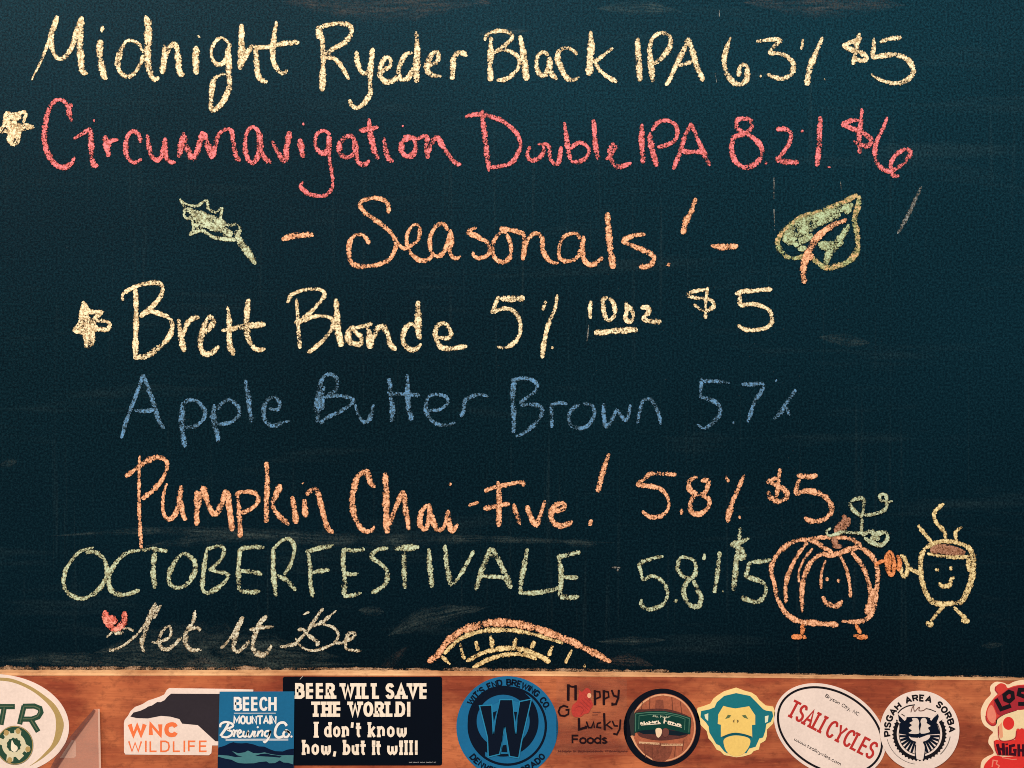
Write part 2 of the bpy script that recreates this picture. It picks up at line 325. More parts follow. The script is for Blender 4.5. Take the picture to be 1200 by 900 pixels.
l2 = chalk('chalk_leaf', LEAFMIX, *M_, """620,112,5 560,145,6 450,190,6.5 350,225,7 270,290,7 245,345,7 285,400,6 340,410,5 380,390,6;625,115,6 622,170,7 605,230,6.5 620,320,6.5 615,380,7 570,430,7 480,455,7 425,425,6 400,390,6""", root, 'Broad green and orange chalk leaf right of the heading')
chalk('leaf_shading', PALEGREEN, *M_, """600,158,6 520,190,10 420,222,11 330,262,11 275,335,9;290,345,9 350,290,11 440,245,9 540,205,6;320,350,9 410,300,8;435,345,8 500,350,11 545,310,8 580,250,5;470,440,5 490,385,10 550,330,6;590,180,6 560,200,7;340,370,7 380,360,7""", root, 'Pale green shading inside the broad chalk leaf', y=-.0011)
chalk('leaf_stem', ORANGE, *M_, """370,530,7 365,460,8 385,390,8 425,320,8 490,265,7 570,228,4.5;410,390,6 398,420,6;430,290,5 450,320,5""", root, 'Orange stem and vein of the broad chalk leaf', y=-.0016)

# fourth line
N_ = (70, 320, 4); O_ = (330, 320, 4); P_ = (560, 320, 4); Q_ = (660, 320, 4)
chalk('chalk_star', CREAM, *N_, """108,132,4 140,180,6 200,182,4 165,215,6 232,232,4 220,265,5 155,265,7 150,320,7 128,345,5 120,300,6 118,275,8 70,268,5 100,235,7 105,190,6 108,132,4;110,210,9 170,238,10;122,180,7 130,250,10;90,262,7 180,252,7;132,270,8 135,330,7""", root, 'Yellow chalk star left of the fourth line')
word('Brett', CREAM, *N_, """298,130,4.5 295,100,4.5 340,70,5 400,50,5.5 460,45,5.5 482,65,5 475,105,5 435,155,5.5 380,195,6;355,70,5 358,150,6 358,240,6 355,320,6.5 355,395,6;375,205,6 420,182,5.5 470,190,5.5 515,215,6 528,255,6 505,310,6 450,360,6.5 400,390,6.5 345,395,5.5;
555,215,4 565,270,7 575,330,7 585,370,6;572,300,6 595,240,6 625,212,6 655,210,5;665,285,6 700,260,7 722,225,7 705,205,5 680,240,6 665,290,7 658,340,6.5 680,380,6.5 720,370,5.5 745,340,4;785,155,4 795,220,6 795,300,6.5 800,350,7.5 820,385,5;
885,120,5 878,180,7 875,250,7 888,315,6.5 920,358,5.5 965,355,4;758,270,4 840,255,6 900,245,7 965,240,6""", 'Yellow', 'fourth')
word('Blonde', CREAM, *O_, """28,140,4.5 45,105,5 100,80,4 160,75,4 195,85,4.5 198,110,5 160,160,4.5 110,205,5 60,235,5;70,120,3.5 75,200,4 80,280,5 85,355,5;75,235,7 130,210,5 190,200,4.5 235,215,5 240,250,5 200,310,4.5 150,355,5 120,372,4.5;
255,120,5.5 258,200,7.5 265,270,8 280,345,8;345,250,5 320,265,6 312,310,7 340,332,7 372,330,6 372,300,5 345,275,4.5 325,248,4;345,255,4.5 400,245,5 425,235,4.5;402,240,6 412,290,8.5 415,355,7.5;425,315,6.5 450,260,6.5 475,250,6 495,285,6.5 510,335,6 538,362,5;
635,250,4.5 600,240,5.5 575,270,6 570,320,6 595,355,6 630,355,6 655,330,4;638,130,7 640,200,7.5 640,270,8 652,310,6;735,300,4 780,305,4.5 795,280,5 770,240,5 740,240,5 720,275,6 730,320,6 755,350,6 800,352,6 870,342,5""", 'Yellow', 'fourth')
word('5%', CREAM, *P_, """105,120,7.5 160,120,7 220,118,7.5;98,108,4 80,150,5 65,190,5;68,185,5 120,165,5 170,180,5.5 198,230,5 195,290,5 160,335,5 125,350,5 90,345,4;318,130,4 305,175,4.5;372,100,3.5 360,170,4.5 328,250,5 310,330,5 302,400,5;349,350,4""", 'Yellow', 'fourth')
word('10oz', CREAM, *P_, """530,130,4 525,180,5 528,215,4.5;610,115,5 588,125,6 590,180,5.5 610,222,5 640,200,5 638,145,5 615,118,5;695,135,5 698,180,4.5 690,210,5 715,228,5 730,200,5 715,165,4.5 698,150,4;
762,162,5 795,160,5 800,185,5 775,212,5 810,225,6 860,228,7;545,282,6 640,272,7 750,265,7""", 'Yellow underlined', 'fourth')
word('$5', CREAM, *Q_, """680,78,4 630,82,4 580,100,4.5 620,115,4.5 690,125,4.5 708,150,4.5 680,175,4.5 645,172,4 612,145,3.5;677,65,3.5 668,140,4 667,215,4;805,98,5 850,85,5 920,80,5 980,75,5;828,95,5 830,155,6;
830,155,6 880,145,4.5 930,155,4.5 970,180,5 978,230,5 950,258,5 890,268,4.5 845,262,5 818,242,4""", 'Yellow', 'fourth')

# fifth line
R_ = (120, 420, 4); S_ = (340, 420, 4); T_ = (570, 420, 4); U_ = (720, 420, 4)
word('Apple', BLUE, *R_, """190,75,4 170,140,5 140,220,5 110,300,5 88,375,4.5;192,75,4 215,140,5 245,220,6 265,290,6 290,330,4;150,243,3.5 200,248,5 250,238,4;375,205,5 372,290,8 378,360,6 388,420,6;378,215,5 410,195,5 450,205,5 482,250,5.5 470,290,4.5 430,320,4.5 385,322,4;
525,215,4 520,270,8.5 535,340,6.5 545,395,5.5;540,240,6 555,215,5 595,195,5 635,225,5 640,265,5 600,300,4.5 545,310,4.5;668,100,5 680,160,6.5 690,230,6 700,300,5;780,235,4 820,240,4.5 832,210,4.5 805,182,4.5 770,200,5 755,250,6 765,295,6 800,315,5.5 850,300,4 880,292,2""", 'Blue', 'fifth')
word('Butter', BLUE, *S_, """150,90,4 135,160,8 130,230,8.5 125,300,6;140,120,5 160,85,4.5 190,75,4.5 218,95,4.5 220,140,4.5 185,170,5 160,185,4;165,180,4 220,175,5 285,185,4.5 295,205,4.5 240,245,5 180,275,5 140,305,6;155,130,5 150,240,5;
305,215,3 320,265,4 345,298,4.5 375,280,5 390,215,5;463,92,5 472,170,6 480,240,6.5 475,300,6;548,75,4 552,150,6.5 555,230,7 570,290,6.5;455,160,4 520,168,5 610,172,5;
645,245,3.5 700,240,4 738,210,4 730,180,4 690,170,4 650,180,4 635,230,5.5 650,275,5.5 690,308,4.5 740,312,4 775,300,2.5;800,275,5 815,240,6 820,200,5 860,175,4.5 900,170,4.5 930,180,3""", 'Blue', 'fifth')
word('Brown', BLUE, *T_, """130,95,5 125,170,6.5 128,260,6 128,350,6;115,105,4 150,95,5 200,95,5 238,120,4.5 232,150,4.5 190,185,4.5 155,212,4.5;160,222,4 210,215,5 250,225,5 262,255,5 230,305,5 180,345,5 138,368,4.5;
305,215,5 305,270,5 308,325,4.5;300,218,5 340,208,4.5 380,215,3;440,215,4 405,235,4.5 385,275,5 400,315,5 440,328,5 480,310,5 505,265,4.5 495,220,4.5 450,212,4;
550,210,4.5 550,260,5 562,318,5 595,275,5 610,240,4.5 625,260,4.5 650,290,4.5 665,270,4.5 675,215,4;735,195,4 720,240,4.5 708,305,4;728,200,4 765,190,4.5 790,220,4.5 808,265,4.5 818,310,4""", 'Blue', 'fifth')
word('5.7%', BLUE, *U_, """410,90,4 405,140,4.5 398,180,4.5;415,105,5 480,108,5 540,115,3;398,180,4.5 440,190,5 485,215,5 495,260,5 460,300,5 420,328,4.5 388,308,3;559,302,4;595,122,4 640,122,5 695,120,4.5 690,150,5 655,210,5 625,300,4.5;
760,98,4 757,112,3;850,145,4 810,205,5 785,245,6 748,285,4;805,225,4 822,268,4.5""", 'Blue', 'fifth')

# sixth line
V_ = (130, 510, 4); W_ = (400, 510, 4); X_ = (680, 510, 4)
word('Pumpkin', ORANGE, *V_, """135,95,3 132,200,3.5 132,300,4 135,400,4.5 142,530,5;68,195,6 110,165,5 165,125,6.5 215,105,7 258,120,5 262,160,4.5 235,215,5 190,265,6 145,300,6;262,225,3 245,290,4 245,360,4 268,395,5 300,375,6 318,310,6.5 330,235,5.5;325,300,6 335,360,6 350,400,6;
402,260,5 402,340,7 402,425,5;408,340,6 432,250,6.5 450,310,6.5 485,370,6.5 515,330,6.5 540,255,7;545,260,7 555,340,7.5 570,450,6.5;592,265,5 600,340,5.5 605,420,6 605,480,6;590,270,5 650,265,5.5 688,285,5 680,325,5 640,355,5 610,365,5;
728,125,5 732,210,6 730,300,6 727,410,6.5;795,230,6.5 770,290,7 755,325,6;755,325,5.5 780,370,5.5 835,420,6;850,285,4.5 858,340,7 870,415,6.5;895,228,4 905,222,3;905,300,6 912,385,7;915,280,6 960,255,7 980,310,6.5 1000,390,6 1020,440,6 1045,458,4""", 'Orange', 'sixth')
word('Chai-Five!', ORANGE, *W_, """160,245,5 135,220,6 122,160,7;125,165,6 80,190,6.5 60,250,6.5 50,320,7 65,390,7 95,440,6 135,450,5 155,425,3.5;203,175,6 210,260,7.5 210,350,7.5 215,460,7;225,420,6 255,340,6 290,270,5.5 300,340,6.5 318,445,6;
405,325,5 375,360,6 368,420,6 395,440,5.5 412,390,6 410,325,5;410,320,5 425,390,6.5 450,445,5.5 485,425,5 498,355,4.5;500,350,5 505,400,6 520,450,6 545,415,4;510,230,5;595,330,3 645,315,4.5;735,215,5 738,290,6.5 738,370,6.5 740,430,5.5;
670,262,5 740,238,5.5 850,220,4.5 852,240,3;665,345,5.5 730,332,6 790,322,5;808,320,4 820,370,6 838,422,5;868,330,5 885,375,6 912,420,6 935,370,5 955,305,4.5;1000,355,5 1040,345,6 1045,320,5 1010,325,6 985,360,6.5 990,405,6.5 1030,425,6.5 1085,405,5;
1172,395,5 1165,425,6;1255,85,4.5 1232,150,6 1215,210,7 1202,268,6""", 'Orange', 'sixth')
word('5.8%', ORANGE, *X_, """450,185,4.5 390,180,5 330,182,5 300,205,5 268,232,4.5 330,240,5.5 380,255,5.5 412,300,3.5 412,345,4 380,378,5.5 330,385,5.5 290,355,4;475,345,4 472,372,5;
550,195,4.5 512,215,5.5 515,255,6 555,278,5 590,260,5 598,215,6.5 565,215,5;560,280,5 602,300,5 598,340,5 560,370,6 520,355,6 518,310,6 540,275,5;682,190,3 695,220,5;770,185,3.5 745,240,5.5 715,310,6 695,370,6 692,410,4;747,384,4.5""", 'Orange', 'sixth')
word('$5', ORANGE, *X_, """925,200,4 880,218,5 925,235,6 965,265,6 965,295,6 925,310,6 890,290,6 882,260,4;935,155,4.5 930,220,5 920,290,5;1015,188,4.5 1065,195,6.5 1112,188,6;1028,205,4.5 1005,275,5;
1005,275,6 1060,260,6.5 1110,270,6.5 1160,300,6.5 1180,350,5.5 1150,390,6 1090,405,5.5 1050,385,5""", 'Orange', 'sixth')

# seventh line
Y_ = (60, 620, 4); Z_ = (340, 620, 4); AB = (720, 600, 4); AC = (880, 570, 4)
word('OCTOBERFESTIVALE', GREEN, *Y_, """160,112,4 205,108,5 245,140,5 262,200,5 240,260,5.5 190,310,5 130,325,5 75,295,5 58,240,5 75,180,4.5 130,110,4 200,85,2.5;420,98,4 360,110,4.5 310,150,5 272,220,6 275,275,6 310,305,6 360,305,5 415,285,4;
425,98,4.5 490,95,5.5 545,105,4;485,110,6 478,190,6.5 485,280,6;625,110,4 585,145,5 555,210,6.5 555,255,5 595,275,5 640,255,5.5 672,200,6.5 670,150,6.5 625,110,4;730,95,4 718,170,6 710,240,6 708,275,5;725,95,4 790,80,5 812,100,4.5 790,150,5 740,195,4.5;
750,195,5 825,210,5 820,240,5 775,280,6 730,300,5 705,275,4;885,90,5 878,170,6 878,240,6 880,285,6;885,92,4.5 940,85,5.5 1000,85,5;890,195,5 940,200,5.5 990,212,4;880,288,5 930,298,6 980,290,5;1040,85,4 1042,170,6 1045,240,6.5 1055,315,5;
1042,95,4 1080,55,4.5 1120,50,5 1140,90,5 1125,160,4.5 1090,215,4;1060,215,4 1110,245,6 1145,290,5.5;
1205,110,5.5 1215,190,5 1215,250,5 1228,320,4.5;1192,108,5 1250,92,6.5 1325,75,4;1220,205,4.5 1270,195,5 1305,190,4;1370,90,4.5 1370,170,6 1375,240,6 1372,310,6;1370,95,4.5 1420,100,5 1470,92,5.5;1378,210,6.5 1420,212,4 1440,205,3;1370,315,5 1420,310,5.5 1455,298,4;
1580,88,4 1530,98,4.5 1500,130,5 1540,160,5 1575,200,5 1570,250,5.5 1540,280,5.5 1500,300,5;1605,92,5 1660,90,7.5 1725,82,6;1652,105,5 1655,190,6 1660,280,5.5;1770,90,4.5 1775,180,6.5 1785,275,6.5;1845,70,3.5 1852,150,6 1865,225,6.5 1875,268,5;
1980,100,4.5 1950,160,4.5 1910,225,4.5 1878,265,4.5;2060,85,4.5 2035,150,6.5 2010,220,6 1990,290,5;2065,90,6 2105,160,6 2135,230,7 2155,280,6;2005,222,4.5 2060,222,5 2130,228,5;2050,120,5 2080,130,5;2232,90,4 2220,160,6 2205,240,6 2198,290,5;
2190,298,4 2260,300,5.5 2330,290,6.5 2385,275,4;2380,128,4 2390,200,6 2388,270,6 2382,318,5;2370,130,5 2430,120,5.5 2480,105,5;2395,225,4 2445,228,5.5 2470,225,4;2385,318,6 2440,320,6.5 2475,315,5""", 'Green', 'seventh')
word('5.8%', GREEN, *AB, """230,208,4 180,218,4.5 120,240,4.5 125,280,4.5 132,322,4;132,322,4 175,300,4.5 225,325,5 248,375,5 235,425,5 195,450,5 150,455,5 125,430,5 128,408,4;289,416,5;345,215,3.5 310,215,5 295,260,5 320,300,5 360,310,5 382,275,5 375,230,4.5 345,215,4;
365,310,4 335,335,5 325,385,5.5 355,435,5 395,440,6 405,400,6 385,355,5.5 370,320,5;422,195,3.5 418,225,3.5;495,185,4 485,260,5 478,330,5 470,380,4.5;508,372,2.5""", 'Green', 'seventh')
word('$5', GREEN, *AB, """588,72,3.5 585,140,5 572,220,6 565,300,7 558,370,6;632,122,4 590,140,6 550,155,5 595,175,6 600,210,7.5 570,215,6.5;735,222,5 690,232,5.5 635,240,5 625,270,5 612,305,4.5;612,305,4.5 660,315,5.5 705,340,5.5 708,380,5 685,415,5.5 650,420,6 595,400,7""", 'Green', 'seventh')

def group_part(name, label, loc):
    o = bpy.data.objects.new(name, None); C.collection.objects.link(o); o.parent = root; o.location = loc; o['label'] = label; return o
def sub(name, mat, o_, s, par, label=None, y=None):
    r = chalk(name, mat, *o_, s, par, label, y=y); r.location = r.location-par.location; return r
pk = group_part('chalk_pumpkin', 'Smiling orange chalk pumpkin with two legs beside the last price', P(970, 750))
sub('pumpkin_outline', ORANGE, AC, """265,250,5 210,255,5.5 150,290,6 110,340,6 95,390,5.5 110,460,5 130,540,5.5 170,600,6 230,635,6 300,640,6.5 410,650,6;425,632,4 500,635,5 550,615,6.5 575,560,7 590,480,6 595,400,5.5 575,340,5.5 520,290,6 480,290,6 420,310,6.5 365,325,5 335,310,5;
265,245,4.5 330,240,5 400,238,5 460,245,5.5 505,270,5 515,295,4;265,250,5 310,265,5.5 350,290,6.5 385,310,4""", pk)
sub('pumpkin_ribs', ORANGE, AC, """265,262,5 220,320,4.5 180,400,5.5 162,470,6 165,550,3.5;290,290,3 250,340,3.5 225,400,3 225,450,2;335,315,5.5 285,350,5 255,410,6 240,480,6.5 240,590,3;350,345,3.5 330,410,3.5 330,480,3.5;415,320,4.5 445,380,4 460,440,4 468,520,3.5;470,305,5 520,370,5.5 545,430,5.5 560,510,5 550,590,6;575,480,6 555,560,7.5 540,600,6""", pk, y=-.0010)
sub('pumpkin_face', ORANGE, AC, """357,435,5.5;410,442,5.5;335,515,5 355,548,5.5 400,560,6.5 430,535,6""", pk)
for s in ("245,645,5 240,695,5;190,705,5.5 225,705,7 262,708,4", "490,645,4 515,690,4;480,700,4 515,706,6 548,705,5"): sub('pumpkin_leg', BRIGHT, AC, s, pk, y=-.0012)
sub('pumpkin_arm', BRIGHT, AC, "580,370,5 605,355,5 635,345,4;652,300,4 637,330,6 642,390,5.5 656,418,4.5 670,400,4.5 668,330,4 652,302,3;685,322,5 697,350,5.5 692,398,4;650,320,4 652,395,4", pk, y=-.0014)
sub('pumpkin_stem', BROWN, AC, "430,135,5 442,155,8 425,190,11 400,225,12;460,145,6 450,190,8;405,270,14 405,292,13;385,240,7 400,280,9", pk, y=-.0013)
sub('pumpkin_vine', GREEN, AC, """480,220,5 430,212,5 395,225,4 365,230,4 355,210,3.5 375,195,3.5;480,220,5 540,218,4;518,215,3.5 520,150,4;520,145,4 480,110,5 465,80,5 490,60,5 525,60,6 528,100,4 520,145,3.5;
530,135,4 580,130,5 625,110,5 638,75,4 610,65,4 605,42,4 630,40,4 640,70,4 665,68,3.5;520,230,5 560,210,6 580,225,7 630,215,5 640,245,5 610,275,5 570,265,6 530,240,5;560,240,6 605,245,6""", pk, y=-.0016)
mg = group_part('chalk_mug', 'Smiling tan chalk mug with steam and crossed legs at the right', P(1108, 735))
sub('mug_outline', TAN, AC, """820,285,5 800,320,5.5 795,390,6 810,470,6 840,530,6.5 880,552,6 940,548,6 985,540,5.5 1010,500,7.5 1035,430,7.5 1045,360,7 1030,300,6 990,272,5 930,258,5 870,262,5 820,290,5;825,315,3.5 880,325,4 960,332,4.5 1015,330,5;1020,320,6 1022,400,5""", mg)
sub('mug_coffee', BROWN, AC, "845,285,8 900,290,10 960,300,9 1005,310,6;840,298,6 920,308,8 1000,315,6", mg, y=-.0004)
sub('mug_steam', TAN, AC, "848,265,4 820,230,4.5 795,200,4.5 785,180,4.5;915,250,4 905,210,5 870,170,5 858,130,4.5 880,100,5.5 905,80,5;965,262,4.5 960,215,4.5 990,190,4.5", mg)
sub('mug_arm', TAN, AC, "790,405,5 740,385,5 735,380,4;700,320,5 720,340,5 735,380,5 720,425,5 705,400,5 698,360,4", mg)
for s in ("905,560,4 870,600,4 840,635,4.5;820,640,7 855,650,7", "950,565,4 985,600,4.5 1010,620,5;985,628,6 1025,632,5.5"): sub('mug_leg', TAN, AC, s, mg)
sub('mug_face', TAN, AC, "865,395,5 880,385,5;937,384,6;880,450,3.5 900,468,5 930,462,5.5 940,435,5 955,425,4", mg)

# eighth line
AD = (100, 690, 4); AF = (470, 700, 4)
chalk('chalk_heart', HEART, *AD, "95,100,7 98,150,8 128,185,7;185,105,6 178,160,8 150,182,8;108,130,8 148,158,9;90,130,6 125,188,5 175,178,5", root, 'Pink chalk heart under the first letter of the green line', y=-.0012)
chalk('chalk_scribble', WHITE, *AD, "135,205,6 180,205,6;100,228,3 140,195,3 200,185,3 228,200,2.5", root, 'White chalk rub under the pink heart')
word('let', WHITE, *AD, """105,290,3.5 150,280,4 200,250,3.5 250,205,3.5 300,140,4 340,80,3;330,65,4 305,120,6.5 285,190,5.5 265,250,5 278,300,4;355,75,3 320,140,4;310,250,3 345,250,3.5 395,225,3.5 400,185,4 385,175,3.5 355,210,4 345,255,5 370,285,5 410,270,4 450,225,3.5;
515,100,3.5 505,150,4.5 475,200,6 470,250,6 495,285,6 545,285,3.5;460,210,3 500,185,4 535,185,4 535,200,3""", 'White', 'last')
word('it', WHITE, *AD, """635,280,3 670,245,3.5 700,200,4.5 740,130,5;735,140,5 705,220,6 695,280,5 725,290,4.5 770,240,4.5;850,125,5 820,160,6 795,220,6 785,270,5.5 800,300,6.5 835,310,6 865,280,4.5 870,262,4;770,192,4 830,182,5.5 885,178,3.5""", 'White', 'last')
word('Be', WHITE, 280, 700, 4, """192,232,4.5 260,220,4 285,195,4 320,160,5 360,100,4.5 395,50,4;275,155,4 300,150,4 335,185,5 370,210,4.5 362,228,4;340,135,5 385,120,5 430,85,3 458,60,2.5;390,125,3 440,140,3.5 465,175,4 445,215,3.5 390,240,3.5 340,250,3 290,230,3 265,190,2;300,82,2 330,68,2.5;
445,215,3 490,210,3.5 540,185,4.5 540,165,4 515,170,4.5 500,210,4.5 510,245,4 575,250,3.5""", 'White', 'last')
ar = group_part('chalk_arch', 'Orange and yellow chalk half slice rising from the rail', P(610, 782))
sub('arch_rind', ORANGE, AF, "125,305,6 170,270,7 220,205,8 290,155,8.5 370,128,9 460,119,9 560,127,9 680,162,8.5 800,208,8 900,258,7.5 985,303,6", ar, y=-.0011)
sub('arch_pith', TAN, AF, "200,265,4 270,200,5 350,165,5 450,152,6 560,160,5 680,190,4 760,215,4", ar)
for s in ("190,275,4 230,315,5", "278,215,3.5 285,260,4 298,290,4", "350,205,5 360,250,5", "420,180,5 430,235,5", "540,190,5 530,230,5", "625,205,6 610,240,5", "712,225,4 690,275,5", "800,245,4 770,310,4", "860,312,4 862,328,4.5"):
    sub('arch_tick', TAN, AF, s, ar)
sub('arch_flesh', TAN, AF, "305,300,5 380,262,5 460,242,6 540,240,6 620,262,6 700,303,6;335,330,5 420,288,5.5 500,268,5.5 580,270,5 640,290,4", ar, y=-.0010)

# wiped marks and scratches
G0 = (0, 0, 1)
for mt, s in ((GHOSTW, "330,2,12 400,5,16 480,6,18 560,4,12"), (GHOSTW, "552,-2,5 575,4,6"), (GHOSTW, "870,3,10 960,4,16 1060,6,12"), (GHOST, "700,10,7 760,9,8 800,14,5"), (GHOST, "60,628,6 180,622,7 300,626,7 420,634,8 560,632,6 720,636,6"),
              (GHOST, "170,640,6 260,630,7 330,628,5"), (GHOST, "110,765,16 200,755,24 300,762,22 400,770,14"), (GHOST, "455,745,8 490,728,14 530,718,10 570,712,6"), (GHOSTW, "440,790,5 462,772,6 480,756,4"), (GHOSTW, "105,780,5 120,776,6"),
              (GHOSTW, "215,780,4 235,777,8 260,780,5"), (GHOSTW, "700,776,4 740,774,7 765,780,7"), (GHOST, "420,715,5 450,717,6"), (GHOST, "660,635,5 700,638,5"), (GHOST, "0,545,5 20,540,4"), (GHOST, "700,752,4 780,750,5"),
              (GHOST, "1150,757,4 1175,755,4"), (GHOST, "960,395,6 1020,402,8"), (GHOST, "560,40,6 620,36,5"), (GHOST, "0,775,10 60,772,12 200,780,10 420,778,8")):
    chalk('chalk_smear', mt, *G0, s, root, y=-.0003, wid=2.4, rough=.1, taper=True)
for s in ("907,208,1.2 907,233,1.2", "907,245,1 908,270,1", "690,380,1.4 688,400,1.6", "843,12,1 843,20,1", "838,85,1 840,97,1", "985,213,1 986,222,.8"):
    chalk('chalk_drip', SCRATCH, *G0, s, root, y=-.0004, rough=.2)
chalk('chalk_streak', SCRATCH, *G0, "1080,218,2.5 1070,240,5 1061,258,5 1052,274,3.5", root, 'Faded white chalk streak right of the broad leaf')
chalk('chalk_dash', SCRATCH, *G0, "717,665,2 727,665,2.4;724,668,3", root, 'Faint dash between the green name and its price')
V, F, UV = [], [], []
for i in range(170):
    x = random.uniform(0, 1200); y = random.uniform(5, 780); s = random.uniform(.35, .9)
    if random.random() < .35: x = random.uniform(680, 1000); y = random.uniform(330, 450)
    b = len(V)
    for a in range(6):
        V.append(P(x+s*math.cos(a*1.047)*random.uniform(.5, 1.2), y+s*math.sin(a*1.047)*random.uniform(.5, 1.3), -.0004)); UV.append((0, .5))
    F.append(tuple(range(b, b+6))[::-1])
o = recentre(link('chalk_specks', mesh_from('chalk_specks', V, F, UV), GHOSTW.copy(), root)); o['kind'] = 'stuff'

# ---------------------------------------------------------------- wooden rail
RY = -.020                                  # front face of the rail
def wood_mat(name, dark, midc, light, rough):
    m = NT(name); o = m.n('ShaderNodeNewGeometry').outputs['Position']
    warp = m.n('ShaderNodeVectorMath', {0: o, 1: m.n('ShaderNodeVectorMath', {0: m.n('ShaderNodeTexNoise', {'Vector': m.mapping(o, (3, 1, 9)), 'Scale': 1.0, 'Detail': 2.0}).outputs['Color'], 3: .03}, operation='SCALE').outputs[0]}, operation='ADD').outputs[0]
    g1 = m.noise(m.mapping(warp, (3.0, 1, 46)), 1.6, 6, .62)
    g2 = m.noise(m.mapping(warp, (10, 8, 330)), 1.5, 5, .75)
    pore = m.noise(m.mapping(o, (60, 1, 700)), 1, 2, .6)
    blot = m.noise(m.mapping(o, (1, 1, 2.2)), 9, 4, .62)
    fleck = m.noise(m.mapping(o, (1, 1, 1.6)), 90, 4, .7)
    c = m.mix(m.ramp(g1, .36, .62), lin(dark), lin(midc))
    c = m.mix(m.ramp(blot, .40, .64), c, lin(light))
    c = m.mix(m.ramp(g2, .45, .72, 0, .45), c, lin(dark))
    c = m.mix(m.ramp(fleck, .50, .72, 0, .5), c, lin(tuple(v*.72 for v in dark)))
    c = m.mix(m.ramp(pore, .60, .72, 0, .35), c, lin(light))
    m.set('Base Color', c); m.set('Roughness', m.ramp(blot, .3, .7, rough-.05, rough+.1)); m.set('Specular IOR Level', .35)
    m.bump(m.math('ADD', g2, pore), .12, .001)
    return m.m
WOOD = wood_mat('varnished wood', (120, 48, 30), (160, 74, 45), (200, 112, 68), .42)
EDGE = wood_mat('bare wood edge', (176, 118, 78), (206, 150, 104), (230, 180, 130), .6)

top = [(-250, 785), (0, 785), (250, 785.3), (430, 785.3), (620, 786.4), (840, 788.6), (1050, 792.2), (1200, 794.5), (1450, 798)]
low = [(-250, 792.0), (0, 791.8), (250, 791.8), (430, 791.8), (620, 792.3), (840, 794), (1050, 796.3), (1200, 797.6), (1450, 800)]
def interp(t, x):
    for a, b in zip(t, t[1:]):
        if x <= b[0]: return a[1]+(b[1]-a[1])*(x-a[0])/(b[0]-a[0])
    return t[-1][1]
rail = bpy.data.objects.new('wooden_rail', None); C.collection.objects.link(rail); rail.location = P(600, 1080, 0)
rail['label'] = 'reddish brown wooden rail under the chalkboard covered in a row of stickers'; rail['category'] = 'wooden rail'
V, F = [], []
xs = [-240+12*i for i in range(141)]
for x in xs:
    yl = interp(low, x)
    V += [P(x, yl, RY), P(x, 1180, RY), P(x, 1180, .012), P(x, yl, .012)]
for i in range(len(xs)-1):
    a = 4*i; b = a+4
    for j in range(4): F.append((a+j, a+(j+1) % 4, b+(j+1) % 4, b+j))
F += [(3, 2, 1, 0), tuple(4*(len(xs)-1)+j for j in range(4))]
recentre(link('plank', mesh_from('plank', V, F), WOOD, rail), rail.location)
V, F = [], []
xs = [-240+2*i for i in range(841)]; r = 0
for x in xs:                                 # the pale top edge, planed off at a slant, its back line broken by dust and wear
    yl, yt = interp(low, x), interp(top, x); r = r*.8+random.uniform(-.28, .28)
    V += [P(x, yl-.15, RY-.0003), P(x, (yl+yt)/2+.4, RY+.003), P(x, yt+r*.8, RY+.012), P(x, yt+r*.8, .0), P(x, yl-.15, .0)]
for i in range(len(xs)-1):
    a = 5*i; b = a+5
    for j in range(5): F.append((a+j, a+(j+1) % 5, b+(j+1) % 5, b+j))
recentre(link('bevelled_edge', mesh_from('bevelled_edge', V, F), EDGE, rail), rail.location)
# chalk dust heaped in the angle between slate and rail
DUST = chalk_mat('settled chalk dust', (186, 158, 130), .47, soft=.10, maxa=.75, edge=.5, patch=1.0)
V, F, UV = [], [], []
for a, b, h in ((-100, 330, 5), (330, 520, 3.5), (520, 800, 4), (800, 1350, 1.6)):
    ln = catmull([(x, interp(top, x)-h*.25+random.uniform(-.6, .6), h*random.uniform(.8, 1.5)) for x in range(a, b+1, 22)], 3)
    ribbon(V, F, UV, ln, -.0016, rough=.9, wid=1.3)
for x, h in ((10, 9), (32, 7), (56, 5), (225, 7), (260, 4), (416, 5), (418, 3), (128, 3), (735, 4), (620, 5)):
    ribbon(V, F, UV, catmull([(x-h*1.3, interp(top, x)-1, h*.4), (x, interp(top, x)-2, h), (x+h*1.4, interp(top, x)-1, h*.35)], 1.2), -.0028, rough=.9)
o = recentre(link('settled_dust', mesh_from('settled_dust', V, F, UV), DUST, rail), rail.location); o['kind'] = 'stuff'

